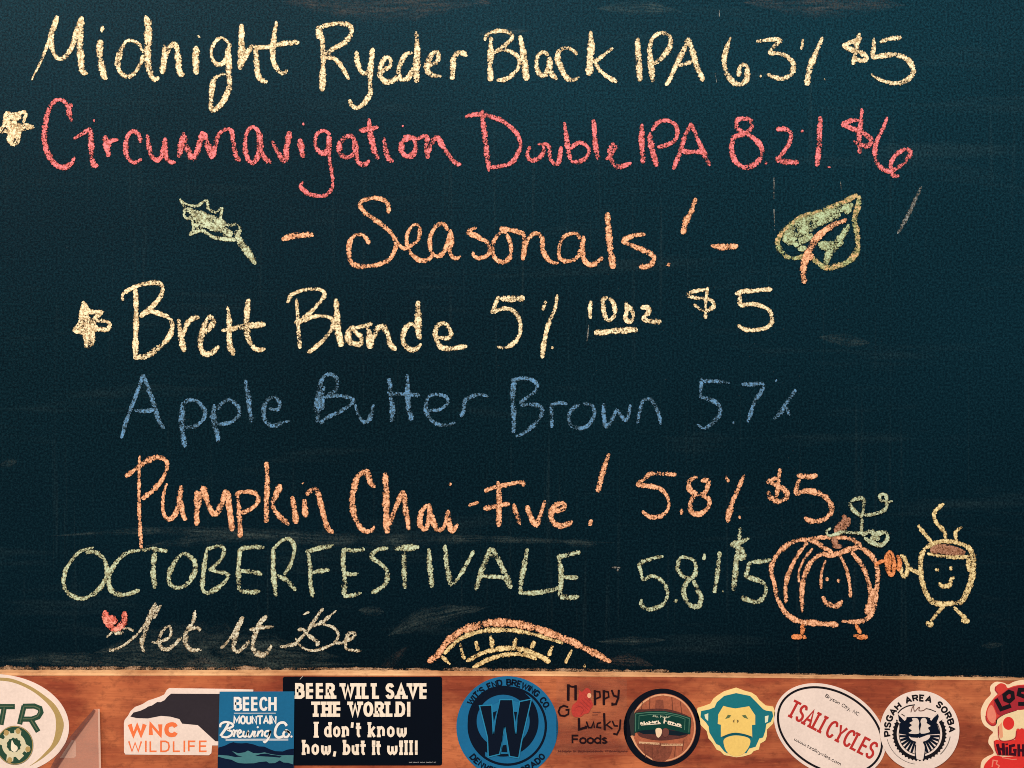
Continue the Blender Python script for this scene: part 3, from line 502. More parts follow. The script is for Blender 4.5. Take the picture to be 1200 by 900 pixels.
# ---------------------------------------------------------------- sticker tools
def sticker(name, label, cx, cy, grp='stickers along the rail', cat='sticker', lift=0.0):
    o = bpy.data.objects.new(name, None); C.collection.objects.link(o); o.location = P(cx, cy, RY-lift)
    o['label'] = label; o['category'] = cat
    if grp: o['group'] = grp
    o['lift'] = lift
    return o
_m = {}
def ink(rgb, **kw):
    k = (rgb, tuple(kw.items()))
    if k not in _m: _m[k] = paint('ink %d %d %d' % rgb, rgb, **kw)
    return _m[k]
def depth(par, lv): return RY-par['lift']-.0004-lv*.00012
def xy(s, ox=0, oy=0, sc=1): return [(a[0], a[1]) for a in pts(s, ox, oy, sc)]
def slab(name, par, P2, mat, lv=0, label=None, thick=None):
    """filled flat shape with a real edge"""
    y = depth(par, lv); th = thick if thick else (.0004 if lv == 0 else .0001)
    bm = bmesh.new(); f = bm.faces.new([bm.verts.new(P(x, z, y)) for x, z in P2])
    f.normal_update()
    if f.normal.y > 0: f.normal_flip()
    ex = bmesh.ops.extrude_face_region(bm, geom=[f])
    for v in ex['geom']:
        if isinstance(v, bmesh.types.BMVert): v.co.y += th
    bmesh.ops.triangulate(bm, faces=bm.faces[:]); bmesh.ops.recalc_face_normals(bm, faces=bm.faces[:])
    me = bpy.data.meshes.new(name); bm.to_mesh(me); bm.free()
    return recentre(link(name, me, mat, par, label), par.location)
def ell(cx, cy, a, b, rot=0, n=72, a0=0, a1=360):
    r = math.radians(rot); out = []
    for i in range(n if a1-a0 == 360 else n+1):
        t = math.radians(a0+(a1-a0)*i/n); x, y = a*math.cos(t), -b*math.sin(t)
        out.append((cx+x*math.cos(r)-y*math.sin(r), cy+x*math.sin(r)+y*math.cos(r)))
    return out
def smooth_closed(p, step=1.0): return [(a[0], a[1]) for a in catmull([(x, y, 1) for x, y in p], step, True)]

def lines(name, par, polys, mat, lv, label=None, rnd=True):
    """flat printed lines: polys is a list of (points [(x,y)], width px); every piece a micron above the last"""
    V, F = [], []; y = depth(par, lv); k = 0
    def quad(q):
        nonlocal k
        b = len(V); yy = y-k*2.5e-7; k += 1
        V.extend(P(a, c, yy) for a, c in q); F.append(tuple(range(b, b+len(q))))
    for p, wd in polys:
        h = wd/2
        if len(p) == 1: quad([(p[0][0]+h*math.cos(t*.785), p[0][1]+h*math.sin(t*.785)) for t in range(8)]); continue
        b0 = len(V); yy = y-k*2.5e-7; k += 1; n = len(p)
        closed = math.hypot(p[0][0]-p[-1][0], p[0][1]-p[-1][1]) < .01
        for i in range(n):
            if closed: a_, c_ = p[(i-1) % (n-1)] if i else p[n-2], p[i+1] if i < n-1 else p[1]
            else: a_, c_ = p[max(0, i-1)], p[min(n-1, i+1)]
            d1 = (p[i][0]-a_[0], p[i][1]-a_[1]); d2 = (c_[0]-p[i][0], c_[1]-p[i][1])
            l1 = math.hypot(*d1); l2 = math.hypot(*d2)
            if l1 < 1e-6: d1, l1 = d2, l2
            if l2 < 1e-6: d2, l2 = d1, l1
            l1 = l1 or 1; l2 = l2 or 1
            tx, ty = d1[0]/l1+d2[0]/l2, d1[1]/l1+d2[1]/l2; q = math.hypot(tx, ty)
            if q < .35: tx, ty, q = d1[0]/l1, d1[1]/l1, 1; m = 1
            else: m = min(1.7, 2/q)
            tx, ty = tx/q, ty/q; nx, ny = -ty*h*m, tx*h*m
            V.append(P(p[i][0]+nx, p[i][1]+ny, yy)); V.append(P(p[i][0]-nx, p[i][1]-ny, yy))
            if i: F.append((b0+2*i-2, b0+2*i-1, b0+2*i+1, b0+2*i))
    o = link(name, mesh_from(name, V, F), mat, par, label)
    return recentre(o, par.location)
def ink_lines(name, par, mat, lv, ox, oy, sc, s, label=None, sm=False):
    L = []
    for q in s.split(';'):
        q = q.strip()
        if not q: continue
        p = pts(q, ox, oy, sc); wd = p[0][2]
        if sm: p = catmull(p, .8)
        L.append(([(a[0], a[1]) for a in p], wd))
    return lines(name, par, L, mat, lv, label)

# printed letters, drawn as strokes: width : strokes on a unit-high box, ~ means a curve, | the glyph width
GL = {
'A': '.72|0,0 .36,1 .72,0;.14,.34 .58,.34', 'B': '.6|0,0 0,1 .36,1 .54,.9 .54,.66 .36,.53 0,.53;.36,.53 .6,.42 .6,.12 .4,0 0,0',
'C': '.6|~.6,.76 .5,.96 .3,1 .08,.86 0,.5 .08,.14 .3,0 .5,.04 .6,.24', 'D': '.62|0,0 0,1 .34,1 .56,.84 .62,.5 .56,.16 .34,0 0,0',
'E': '.52|.52,1 0,1 0,0 .52,0;0,.52 .42,.52', 'F': '.5|0,0 0,1 .5,1;0,.52 .4,.52', 'G': '.64|~.6,.78 .5,.96 .3,1 .08,.86 0,.5 .08,.14 .3,0 .54,.06 .62,.2;.36,.46 .62,.46 .62,.04',
'H': '.6|0,0 0,1;.6,0 .6,1;0,.52 .6,.52', 'I': '0|0,0 0,1', 'L': '.48|0,1 0,0 .48,0', 'M': '.76|0,0 0,1 .38,.3 .76,1 .76,0', 'N': '.6|0,0 0,1 .6,0 .6,1',
'O': '.64|~.32,1 .1,.88 0,.5 .1,.12 .32,0 .54,.12 .64,.5 .54,.88 .32,1', 'P': '.56|0,0 0,1 .4,1 .56,.88 .56,.6 .4,.46 0,.46',
'R': '.6|0,0 0,1 .4,1 .56,.88 .56,.64 .4,.5 0,.5;.34,.5 .6,0', 'S': '.56|~.54,.8 .42,.98 .16,.98 .02,.78 .1,.58 .44,.44 .55,.24 .42,.02 .14,.02 0,.2',
'T': '.6|0,1 .6,1;.3,1 .3,0', 'U': '.6|0,1 0,.24 .12,.03 .3,0 .48,.03 .6,.24 .6,1', 'V': '.66|0,1 .33,0 .66,1', 'W': '.96|0,1 .24,0 .48,.86 .72,0 .96,1',
'Y': '.66|0,1 .33,.48 .66,1;.33,.48 .33,0', '!': '.05|.02,1 .02,.34;.02,.1 .02,0', "'": '.05|.03,1 0,.74', ',': '.1|.06,.1 0,-.14', '.': '.06|0,.09 0,0', '-': '.3|0,.4 .3,.4',
'a': '.44|.44,.66 .44,0;~.44,.5 .24,.68 .02,.5 .02,.18 .22,0 .44,.16', 'b': '.46|0,1 0,0;~0,.5 .24,.68 .46,.5 .46,.18 .24,0 0,.16', 'c': '.42|~.42,.54 .24,.68 .02,.5 .02,.18 .24,0 .42,.14',
'd': '.46|.46,1 .46,0;~.46,.5 .22,.68 0,.5 0,.18 .22,0 .46,.16', 'e': '.46|~0,.36 .45,.36 .42,.56 .24,.68 .04,.56 0,.34 .06,.1 .24,0 .44,.12',
'f': '.34|~.34,.96 .2,1 .12,.84 .12,0;0,.64 .3,.64', 'g': '.46|.46,.66 .46,-.14 .3,-.3 .04,-.26;~.46,.5 .22,.68 0,.5 0,.2 .22,.04 .46,.18', 'h': '.44|0,1 0,0;~0,.48 .24,.68 .44,.5 .44,0',
'i': '0|0,.66 0,0;0,.98 0,.86', 'k': '.44|0,1 0,0;.42,.66 0,.26;.14,.4 .44,0', 'l': '0|0,1 0,0', 'm': '.7|0,.66 0,0;~0,.48 .2,.68 .35,.5 .35,0;~.35,.48 .54,.68 .7,.5 .7,0',
'n': '.44|0,.66 0,0;~0,.48 .24,.68 .44,.5 .44,0', 'o': '.48|~.24,.68 .04,.56 0,.34 .04,.12 .24,0 .44,.12 .48,.34 .44,.56 .24,.68', 'p': '.46|0,.66 0,-.3;~0,.5 .24,.68 .46,.5 .46,.18 .24,0 0,.16',
'r': '.3|0,.66 0,0;~0,.44 .14,.64 .3,.64', 's': '.38|~.36,.56 .2,.68 .02,.54 .2,.36 .37,.16 .2,0 0,.12', 't': '.32|.12,.94 .12,.1 .2,0 .34,.02;0,.66 .32,.66',
'u': '.44|~0,.66 0,.2 .2,0 .44,.2;.44,.66 .44,0', 'v': '.44|0,.66 .22,0 .44,.66', 'w': '.7|~0,.66 0,.2 .17,0 .35,.2 .35,.6;~.35,.2 .52,0 .7,.2 .7,.66', 'y': '.44|0,.66 .22,.02;.44,.66 .16,-.26 0,-.28',
' ': '.34|'}
def layout(txt, gap=.24, serif=0, slant=0):
    """strokes of a line of text on a unit-high line, returned with its length"""
    x = 0; out = []
    for ch in txt:
        wd, body = GL[ch].split('|'); wd = float(wd)
        for s in body.split(';'):
            if not s: continue
            sm = s.startswith('~'); p = [tuple(float(v) for v in q.split(',')) for q in s.lstrip('~').split()]
            if sm: p = [(a[0], a[1]) for a in catmull([(a, b, 1) for a, b in p], .09)]
            out.append([(x+a+slant*b, b) for a, b in p])
            if serif and not sm and ch not in "!'.,-":
                for e, q in ((p[0], p[1]), (p[-1], p[-2])):
                    if abs(e[0]-q[0]) < .55*abs(e[1]-q[1]) and (e[1] < .03 or e[1] > .6):
                        out.append([(x+e[0]-serif+slant*e[1], e[1]), (x+e[0]+serif+slant*e[1], e[1])])
        x += wd+gap
    return out, x-gap
def text(name, par, txt, mat, lv, x0, x1, yb, h, wt, rot=0, ww=None, label=None, **kw):
    """a word set between x0 and x1 on the baseline yb, h px high, lines wt px thick; rot in degrees clockwise about its start"""
    st, L = layout(txt, **kw); L = max(L, .05); sx = (x1-x0-wt)/L if L > .06 else h; c, s = math.cos(math.radians(rot)), math.sin(math.radians(rot))
    out = []
    for p in st:
        q = []
        for a, b in p:
            u, v = wt/2+a*sx, -(wt/2+b*(h-wt)); q.append((x0+u*c-v*s, yb+u*s+v*c))
        if len(q) == 2:                        # straight strokes reach the line's full height
            l = math.hypot(q[1][0]-q[0][0], q[1][1]-q[0][1]) or 1; e = wt*.42; d = ((q[1][0]-q[0][0])/l*e, (q[1][1]-q[0][1])/l*e)
            q = [(q[0][0]-d[0], q[0][1]-d[1]), (q[1][0]+d[0], q[1][1]+d[1])]
        out.append((q, wt))
    return lines(name, par, out, mat, lv, label)
def arc_text(name, par, txt, mat, lv, cx, cy, r, h, a0, a1, wt, inward=False, label=None, **kw):
    st, L = layout(txt, **kw); out = []
    for p in st:
        q = []
        for i in range(len(p)-1):
            n = 1 if len(p) > 3 else 3
            for j in range(n): q.append((p[i][0]+(p[i+1][0]-p[i][0])*j/n, p[i][1]+(p[i+1][1]-p[i][1])*j/n))
        q.append(p[-1]); g = []
        for a, b in q:
            t = math.radians(a0+(a1-a0)*a/L); rr = r-b*h if inward else r+b*h
            g.append((cx+rr*math.cos(t), cy-rr*math.sin(t)))
        out.append((g, wt))
    return lines(name, par, out, mat, lv, label)
def illegible(name, par, mat, lv, x0, x1, y, h, wt, rot=0, label=None):
    """print too small to read in the photograph: short uneven ticks, no letters"""
    out = []; x = x0; c, s = math.cos(math.radians(rot)), math.sin(math.radians(rot))
    while x < x1:
        a = random.uniform(-.25, .25)*h; u = random.uniform(.4, 1)*h
        for q in ([(x, y-u/2), (x+a, y+u/2)], [(x, y+random.uniform(-.4, .4)*h), (x+h*.6, y+random.uniform(-.4, .4)*h)]):
            out.append(([(x0+(px-x0)*c-(py-y)*s, y+(px-x0)*s+(py-y)*c) for px, py in q], wt))
        x += h*random.uniform(.55, .95) if random.random() > .14 else h*1.5
    return lines(name, par, out, mat, lv, label)

PAPER = ink((238, 216, 203)); NAVY = ink((6, 18, 36)); INKBLK = ink((22, 20, 26))

# oval sticker cut by the left edge
s1 = sticker('oval_sticker', 'large white oval sticker with olive arc and dark green TR, leftmost', -4, 849)
slab('backing', s1, ell(-4, 849, 85, 59, 4), PAPER)
OLIVE = ink((176, 148, 92)); DGRN = ink((40, 72, 56)); LGRN = ink((86, 100, 76))
a1 = (0, 780, 7.5)
slab('olive_arc', s1, smooth_closed(xy("-260,125 -150,106 0,105 100,115 200,150 300,200 400,270 480,340 530,420 560,510 545,600 510,680 450,750 380,810 320,850 258,884 330,830 400,760 450,700 480,620 492,520 480,430 430,350 370,290 300,235 200,180 100,145 0,132 -150,130", *a1)), OLIVE, 1)
ink_lines('lettering', s1, DGRN, 2, *a1, "-60,360,6 130,360;38,362,6 8,520;212,352,6 172,515;200,357,6 300,355 350,375 360,410 335,450 280,470 190,470;268,470,6 335,580", 'Dark green italic letters T and R')
ink_lines('letter_highlight', s1, LGRN, 3, *a1, "-60,358,1.5 118,358;38,368,1.5 12,510;210,360,1.5 176,505;215,357,1.5 300,358 345,378 350,410 330,445 280,467 200,467;274,480,1.5 330,570")
slab('emblem_disc', s1, ell(130/7.5, 780+700/7.5, 21.6, 22.8), DGRN, 4)
ink_lines('emblem_rim', s1, OLIVE, 5, *a1, ' '.join('%.0f,%.0f%s' % (130+158*math.cos(t/7), 700-166*math.sin(t/7), ',.8' if t == 0 else '') for t in range(45)))
CRM = ink((214, 204, 170))
ink_lines('chainring', s1, CRM, 6, *a1, ' '.join('%.0f,%.0f%s' % (122+82*math.cos(t/5.73), 698-82*math.sin(t/5.73), ',6' if t == 0 else '') for t in range(37)) + ";85,640,8 55,590;150,630,8 158,568;195,705,8 250,740;150,770,8 190,812;95,760,8 85,838;60,690,7 -10,660")
for q in ("55,590", "158,575", "245,735", "85,830"):
    x, y = [float(v) for v in q.split(',')]; slab('ring_bolt', s1, ell(x/7.5, 780+y/7.5, 3, 3.4, n=16), OLIVE, 7)
ink_lines('gear_teeth', s1, DGRN, 7, *a1, ';'.join('%.0f,%.0f,2.2 %.0f,%.0f' % (122+44*math.cos(t), 697-44*math.sin(t), 122+64*math.cos(t), 697-64*math.sin(t)) for t in [i*.571 for i in range(11)]))
slab('drop', s1, smooth_closed(xy("105,655 125,690 152,712 152,740 125,758 100,742 96,705", *a1)), ink((238, 226, 200)), 8)

# clear plastic and the label under it
lb = sticker('paper_label', 'small blank cream label behind the clear plastic, right of the oval sticker', 80, 879, None, 'label')
slab('paper_label_sheet', lb, xy("84,867.5 87.5,867 89,870 89,886 87,888 70,888.5"), ink((226, 196, 176)))
lb.children[0].name = 'sheet'
pl = sticker('plastic_panel', 'cloudy clear plastic panel with a dark slanted edge right of the oval sticker', 95, 900, None, 'plastic panel', lift=.004)
MILK = paint('milky plastic', (226, 172, 150), .3, .05, alpha=.30); RIM = paint('plastic rim', (236, 200, 180), .3, .05, alpha=.5); SMOKE = paint('smoked edge', (104, 70, 68), .3, .1, alpha=.42)
slab('sheet', pl, xy("110,831 116.5,830.5 118.5,915 58,915 84,871 104,842"), MILK, 0, thick=.0003)
slab('bright_rim', pl, xy("114.8,831 116.8,831 118.8,915 116,915"), RIM, 5, thick=.0002)
slab('slanted_edge', pl, xy("108,833 110,831 112,833 108,840 88,867 76,887 67,901 60,915 50,915 59,900 65.5,887 79,867 101,841"), SMOKE, 5, thick=.0002)

# state outline sticker
s2 = sticker('cutout_sticker', 'cream sticker cut round a dark state outline above orange WNC WILDLIFE', 220, 847)
a2 = (0, 770, 60/13.)
slab('backing', s2, xy("1370,176 1200,172 915,168 902,178 888,203 860,216 800,236 770,255 730,270 706,292 692,318 674,340 670,360 671,515 678,527 1130,531 1143,520 1147,478 1370,478", *a2), PAPER)
slab('state_shape', s2, xy("705,322 722,300 760,290 790,276 800,268 822,262 850,243 868,244 890,233 905,215 925,198 1360,200 1360,462 1165,455 1070,368 985,360 970,335 920,322 870,318 800,332 740,330", *a2), ink((48, 42, 48)), 1)
ORG = ink((240, 118, 66))
text('lettering', s2, 'WNC', ORG, 1, 149.5, 208.5, 770+433/4.615, 17.5, 5.0, label='Bold orange letters WNC', gap=.40)
text('lettering', s2, 'WILDLIFE', ORG, 1, 150, 243, 770+514/4.615, 13.6, 1.9, label='Thin orange letters WILDLIFE', gap=.34)

# black bumper sticker
s4 = sticker('bumper_sticker', 'black rectangular sticker with cream slab lettering about beer saving the world', 425, 845)
def rrect(x0, y0, x1, y1, r):
    out = []
    for cx, cy, a in ((x1-r, y0+r, 0), (x0+r, y0+r, 90), (x0+r, y1-r, 180), (x1-r, y1-r, 270)):
        for i in range(5):
            t = math.radians(a+i*22.5); out.append((cx+r*math.cos(t), cy-r*math.sin(t)))
    return out
slab('backing', s4, rrect(331.5, 793, 518, 897, 2.5), ink((2, 9, 22), spec=.1))
CR2 = ink((244, 226, 204))
def X4(v): return 340+v/6.486
def Y4(v): return 785+v/6.486
for tx, a, b, y, hh in (('BEER', 30, 346, 220, 120), ('WILL', 378, 692, 221, 120), ('SAVE', 716, 1052, 221, 120), ('THE', 150, 396, 357, 116), ('WORLD!', 436, 920, 357, 116),
                        ('I', 178, 218, 512, 115), ("don't", 252, 545, 512, 115), ('know', 585, 890, 512, 115), ('how,', 85, 357, 647, 115), ('but', 395, 580, 647, 115), ('it', 617, 695, 647, 112), ('will!', 730, 975, 647, 112)):
    xa, xb = X4(a), X4(b)
    if tx == 'I':
        ink_lines('lettering', s4, CR2, 1, 340, 785, 6.486, "197,398,4.4 197,512;178,402,2.2 218,402;178,508,2.2 218,508", 'Cream capital I'); continue
    up = tx.isupper()
    text('lettering', s4, tx, CR2, 1, xa+1.2, xb-.6, Y4(y), (hh)/6.486, 3.9 if up else 3.1, label='Cream slab letters reading %s' % tx, gap=.46 if up else .46, serif=.15 if up else .08)
illegible('small_print', s4, ink((150, 150, 150)), 1, X4(905), X4(1105), Y4(703), 1.6, .45, label='Tiny grey print in the corner')
ink_lines('scratch', s4, ink((180, 170, 160)), 2, 340, 785, 6.486, "74,72,.6 98,46")

# blue mountain sticker
s3 = sticker('mountain_sticker', 'blue square sticker with white brewery lettering above dark mountains', 300, 857, lift=.0012)
a3 = (250, 800, 9)
slab('backing', s3, xy("66,95 855,93 846,930 44,930", *a3), ink((14, 98, 140)))
slab('mountains', s3, xy("52,685 120,665 170,640 210,628 250,638 300,640 350,636 420,650 480,672 540,675 590,700 650,722 730,726 780,706 848,696 845,928 45,928", *a3), ink((6, 22, 50)), 1)
slab('mist', s3, xy("198,722 260,745 330,735 365,716 420,742 480,745 540,735 600,752 650,760 700,768 760,765 845,765 842,862 790,845 740,842 700,820 650,848 590,850 560,830 480,838 430,850 330,852 270,848 240,838 190,812 130,802 50,780 52,762 100,765 160,770 230,785 310,780 250,765", *a3), ink((66, 122, 128)), 2)
slab('ridge', s3, xy("440,772 500,752 570,748 610,762 655,765 720,778 700,790 620,782 540,778", *a3), ink((6, 22, 50)), 3)
slab('ridge', s3, xy("46,786 110,806 170,832 215,826 260,862 330,868 400,858 470,842 540,862 640,866 700,848 770,868 845,884 843,928 45,928", *a3), ink((8, 26, 52)), 3)
WH = ink((238, 232, 226))
text('lettering', s3, 'BEECH', WH, 1, 273.9, 324.2, 833.2, 16.6, 3.0, label='White block letters BEECH', gap=.34)
text('lettering', s3, 'MOUNTAIN', WH, 1, 273.4, 324.2, 848.9, 10.6, 2.1, label='White block letters MOUNTAIN', gap=.26)
ink_lines('rule_line', s3, ink((180, 190, 200)), 1, *a3, "218,322,1.1 658,322;130,603,2.4 790,600")
ink_lines('script_lettering', s3, WH, 4, *a3, """75,562,3 120,500 160,432;72,470,2.6 80,435 130,415 195,432 205,460 150,492 195,515 190,552 140,576 88,568;205,500,2.4 226,512 214,572;224,530,2.2 240,508 256,505;262,542,2.2 292,520 280,500 256,525 262,565 285,572 315,555;
322,508,2.4 316,560 345,566 368,515 364,562 394,566 424,508;442,508,2.4 430,565 448,562;468,470,2.6;462,568,2.4 480,508;476,535,2.2 505,505 520,515 510,568;592,508,2.4 555,515 540,550 570,568 592,540 602,505 582,585 545,628 530,615;
775,455,3 745,422 695,430 660,480 652,545 685,578 735,566;765,505,2.6 740,535 750,570 785,568 800,535 780,506 765,505 815,530;824,568,2.6""", 'White script letters Brewing Co.', sm=True)

# round blue sticker
s5 = sticker('round_blue_sticker', 'round blue sticker with a big navy W and ring lettering', 594.6, 852)
a5 = (528, 785, 7.823)
def Q5(x, y): return (528+x/7.823, 785+y/7.823)
c5 = Q5(520, 525)
slab('backing', s5, ell(*c5, 59.6, 59.6), ink((14, 102, 148)))
def ring(name, par, cx, cy, r, wd, mat, lv, a0=0, a1=360, n=80, label=None, rx=None):
    return lines(name, par, [([(cx+(rx or r)*math.cos(math.radians(a0+(a1-a0)*i/n)), cy-r*math.sin(math.radians(a0+(a1-a0)*i/n))) for i in range(n+1)], wd)], mat, lv, label)
ring('navy_ring', s5, *Q5(520, 515), 45.2, 2.8, NAVY, 1)
ring('navy_ring', s5, *Q5(482, 470), 36.3, 10.4, NAVY, 2)
slab('navy_crescent', s5, [Q5(520+355*math.cos(math.radians(t)), 515-355*math.sin(math.radians(t))) for t in range(75, 236, 5)]+[Q5(482+290*math.cos(math.radians(t)), 470-290*math.sin(math.radians(t))) for t in range(235, 74, -5)], NAVY, 3)
wp = "265,328 378,322 392,592 452,272 570,272 598,592 632,290 742,268 652,650 625,808 540,793 496,520 450,773 345,800 338,620"
slab('letter_w', s5, xy(wp, *a5), NAVY, 4, 'Large navy letter W')
ink_lines('letter_outline', s5, ink((30, 128, 168)), 5, *a5, wp.replace('265,328', '265,328,1.4', 1)+" 265,328")
SKY = ink((20, 110, 154))
for q in ("382,322 446,292 396,586", "573,282 628,298 598,580", "496,540 460,772 533,770"): slab('blue_wedge', s5, xy(q, *a5), SKY, 6)
for q in ("388,390 424,376 396,480", "580,384 610,386 598,480", "478,692 512,686 520,756 466,752"): slab('navy_wedge', s5, xy(q, *a5), NAVY, 7)
arc_text('ring_lettering', s5, "WIT'S END BREWING CO.", NAVY, 3, *c5, 49.3, 6.4, 148, 25, 1.75, label='Navy ring letters along the top')
arc_text('ring_lettering', s5, 'DENVER, COLORADO', NAVY, 3, *c5, 56.3, 6.2, 219, 322, 1.7, inward=True, label='Navy ring letters along the bottom')

# clear sticker printed straight on the wood
s6 = sticker('clear_sticker', 'transparent sticker with dark Hoppy Go Lucky Foods lettering and a red figure', 692, 840)
a6 = (650, 795, 9.47)
slab('clear_film', s6, xy("20,10 800,12 800,850 15,850", *a6), paint('clear film', (210, 150, 120), .3, .02, alpha=.06))
DK = ink((32, 14, 20)); RB = paint('red print', (212, 70, 60), .4, .15, alpha=.78)
slab('red_figure', s6, smooth_closed(xy("270,125 300,150 350,108 385,120 400,160 385,210 412,250 425,300 400,340 375,385 330,395 290,425 215,425 186,365 198,300 245,255 265,200", *a6)), RB, 1)
ink_lines('figure_lines', s6, ink((160, 50, 46)), 2, *a6, "300,235,.6 400,330;280,260,.6 370,350;330,215,.6 405,290;230,330,.6 280,310 320,350 290,400;380,225,1.8 395,245", sm=True)
slab('pale_spot', s6, ell(650+384/9.47, 795+190/9.47, 2.4, 3, n=16), ink((236, 180, 140)), 2)
ink_lines('lettering', s6, DK, 2, *a6, """152,65,3.2 150,243;232,75,3 232,243;140,72,2 190,92 240,92;140,240,1.6 165,240;445,130,2.8 447,296;450,142,1.8 500,150 505,205 450,228;545,130,2.8 545,296;550,142,1.8 595,150 600,205 550,228;
632,128,2.2 655,190 700,205;712,125,2.4 706,215 680,285 640,290 640,268;150,318,2 100,302 60,322 42,370 62,410 110,418 152,395 155,345 120,350""", 'Dark letters Hoppy Go')
ink_lines('lettering', s6, DK, 2, *a6, "268,440,2.8 272,565 345,545 348,525;352,478,1.8 375,545 410,545 432,482 440,548;515,490,1.8 475,500 468,540 518,548;548,385,2.6 556,575;620,475,1.4 565,522;575,515,1.8 640,560;640,470,1.8 662,525 702,528;730,455,2 722,560 690,622 650,612", 'Dark letters Lucky')
text('lettering', s6, 'Foods', DK, 2, 650+188/9.47, 650+587/9.47, 795+728/9.47, 11, 2.0, gap=.16, label='Dark letters Foods')
illegible('small_print', s6, ink((96, 46, 40)), 2, 650+40/9.47, 650+800/9.47, 795+808/9.47, 2.6, .7, label='Tiny dark tagline under Foods')
ink_lines('rule_line', s6, ink((110, 60, 54)), 2, *a6, "420,378,.6 510,374;415,405,.6 480,402")

# round barrel sticker
s7 = sticker('round_barrel_sticker', 'round wood-brown sticker with a black rim and green banner', 776, 852.7)
a7 = (725, 800, 9)
slab('backing', s7, ell(725+458/9, 800+475/9, 45.2, 45.8), ink((10, 14, 26)))
slab('wood_print', s7, ell(725+470/9, 800+475/9, 38.4, 40), ink((176, 96, 66), var=.2), 1)
ring('pale_rim', s7, 725+470/9, 800+475/9, 38.6, 1.6, ink((222, 158, 118)), 2, rx=37)
slab('dark_side', s7, xy("110,400 130,330 165,280 175,420 170,560 130,555", *a7), ink((52, 50, 50)), 3)
BRN = ink((92, 52, 48), var=.2)
ink_lines('stave_line', s7, ink((110, 60, 46)), 3, *a7, '250,200,.8 240,280;330,150,.8 325,275;560,150,.8 570,290;650,200,.8 665,320;270,660,.9 285,790;350,640,.8 360,820;600,640,.8 590,780;690,600,.8 670,720')
ink_lines('stave_highlight', s7, ink((226, 164, 122)), 3, *a7, '200,270,2 260,205 330,160;370,140,2 450,128;480,128,2 560,140;130,560,1.4 180,660 260,750 360,815')
slab('barrel', s7, smooth_closed(xy("175,310 300,280 460,275 600,300 750,370 755,500 700,570 560,600 430,608 300,590 200,540", *a7)), BRN, 4)
slab('lower_shade', s7, smooth_closed(xy("200,640 330,640 540,645 560,720 500,820 400,830 300,790 230,720", *a7)), ink((140, 74, 54), var=.25), 3)
slab('upper_shade', s7, xy("390,180 470,180 475,285 385,290", *a7), ink((140, 74, 54), var=.2), 3)
slab('green_banner', s7, xy("170,318 300,302 480,298 640,330 762,368 755,545 640,515 560,498 480,490 300,500 165,530", *a7), ink((14, 60, 52), var=.12), 5)
slab('banner_shadow', s7, xy("190,510 300,498 480,490 640,515 740,540 640,560 470,545 260,540", *a7), ink((14, 30, 40)), 6)
ink_lines('banner_border', s7, ink((74, 118, 98)), 6, *a7, "180,330,.9 300,316 480,312 640,344 745,378 740,525;180,330,.9 178,515;215,350,.7 340,335 480,330 640,362 700,385 695,500;215,350,.7 212,490")
ink_lines('banner_lettering', s7, ink((236, 218, 190)), 7, *a7, "488,360,1.6 478,430;484,400,1.2 505,408;235,448,.9 445,432;520,436,.9 665,470", 'Cream ornament and rule in the middle of the banner')
illegible('banner_lettering', s7, ink((170, 176, 150)), 7, 725+368/9, 725+555/9, 800+352/9, 3, .8, rot=4, label='Small pale lettering above the band')
illegible('banner_lettering', s7, ink((240, 222, 196)), 8, 725+238/9, 725+440/9, 800+428/9, 4.0, 1.5, rot=-4, label='Bold cream lettering on the left half of the banner')
illegible('banner_lettering', s7, ink((240, 222, 196)), 8, 725+522/9, 725+655/9, 800+418/9, 3.8, 1.5, rot=13, label='Bold cream lettering on the right half of the banner')
slab('cream_hop', s7, smooth_closed(xy("390,492 430,478 456,500 448,550 420,580 398,560", *a7)), ink((240, 206, 170)), 8)
slab('brown_hop', s7, smooth_closed(xy("465,495 500,480 530,505 522,555 485,575 462,545", *a7)), ink((110, 64, 56)), 8)
ink_lines('rule_line', s7, ink((214, 168, 128)), 5, *a7, "215,632,2.6 430,645;450,655,2.6 675,655", 'Pale band of small print')
illegible('small_print', s7, ink((150, 96, 70)), 6, 725+225/9, 725+660/9, 800+642/9, 2, .4, rot=2)

# ape head sticker
s8 = sticker('ape_sticker', 'die-cut sticker of a teal ape head with a yellow face', 863, 848)
a8 = (710, 770, 60/13.)
slab('backing', s8, xy("705,165 745,180 790,193 815,210 830,232 865,262 905,268 916,300 905,360 872,392 870,430 862,452 835,468 828,500 800,508 785,525 745,537 705,542 640,530 618,508 600,502 575,462 555,440 545,400 515,370 493,325 495,275 530,265 565,252 582,225 600,210 640,185", *a8), ink((246, 214, 142)))
TEAL = ink((14, 112, 122))
slab('fur', s8, xy("705,195 640,210 600,245 588,272 560,283 515,292 512,325 540,352 556,375 560,408 578,438 597,470 615,478 640,510 655,520 760,520 775,495 810,485 830,440 850,435 862,400 868,362 892,350 905,320 900,294 868,290 850,282 815,245 780,210", *a8), TEAL, 1)
YL = ink((244, 204, 112))
slab('face', s8, xy("635,264 665,272 700,278 740,272 775,266 808,315 808,366 790,368 792,434 750,420 700,412 660,418 622,432 622,366 605,362 608,310", *a8), YL, 2)
slab('muzzle', s8, smooth_closed(xy("642,442 700,424 772,438 778,475 745,522 700,536 660,518 640,480", *a8)), YL, 2)
for q in ("645,335 660,312 678,315 668,328", "770,335 755,312 735,316 748,328"): slab('eye', s8, xy(q, *a8), ink((96, 112, 72)), 3)
for q in ("686,345 696,337 694,358", "720,345 708,337 712,358"): slab('nostril', s8, xy(q, *a8), ink((120, 100, 60)), 3)
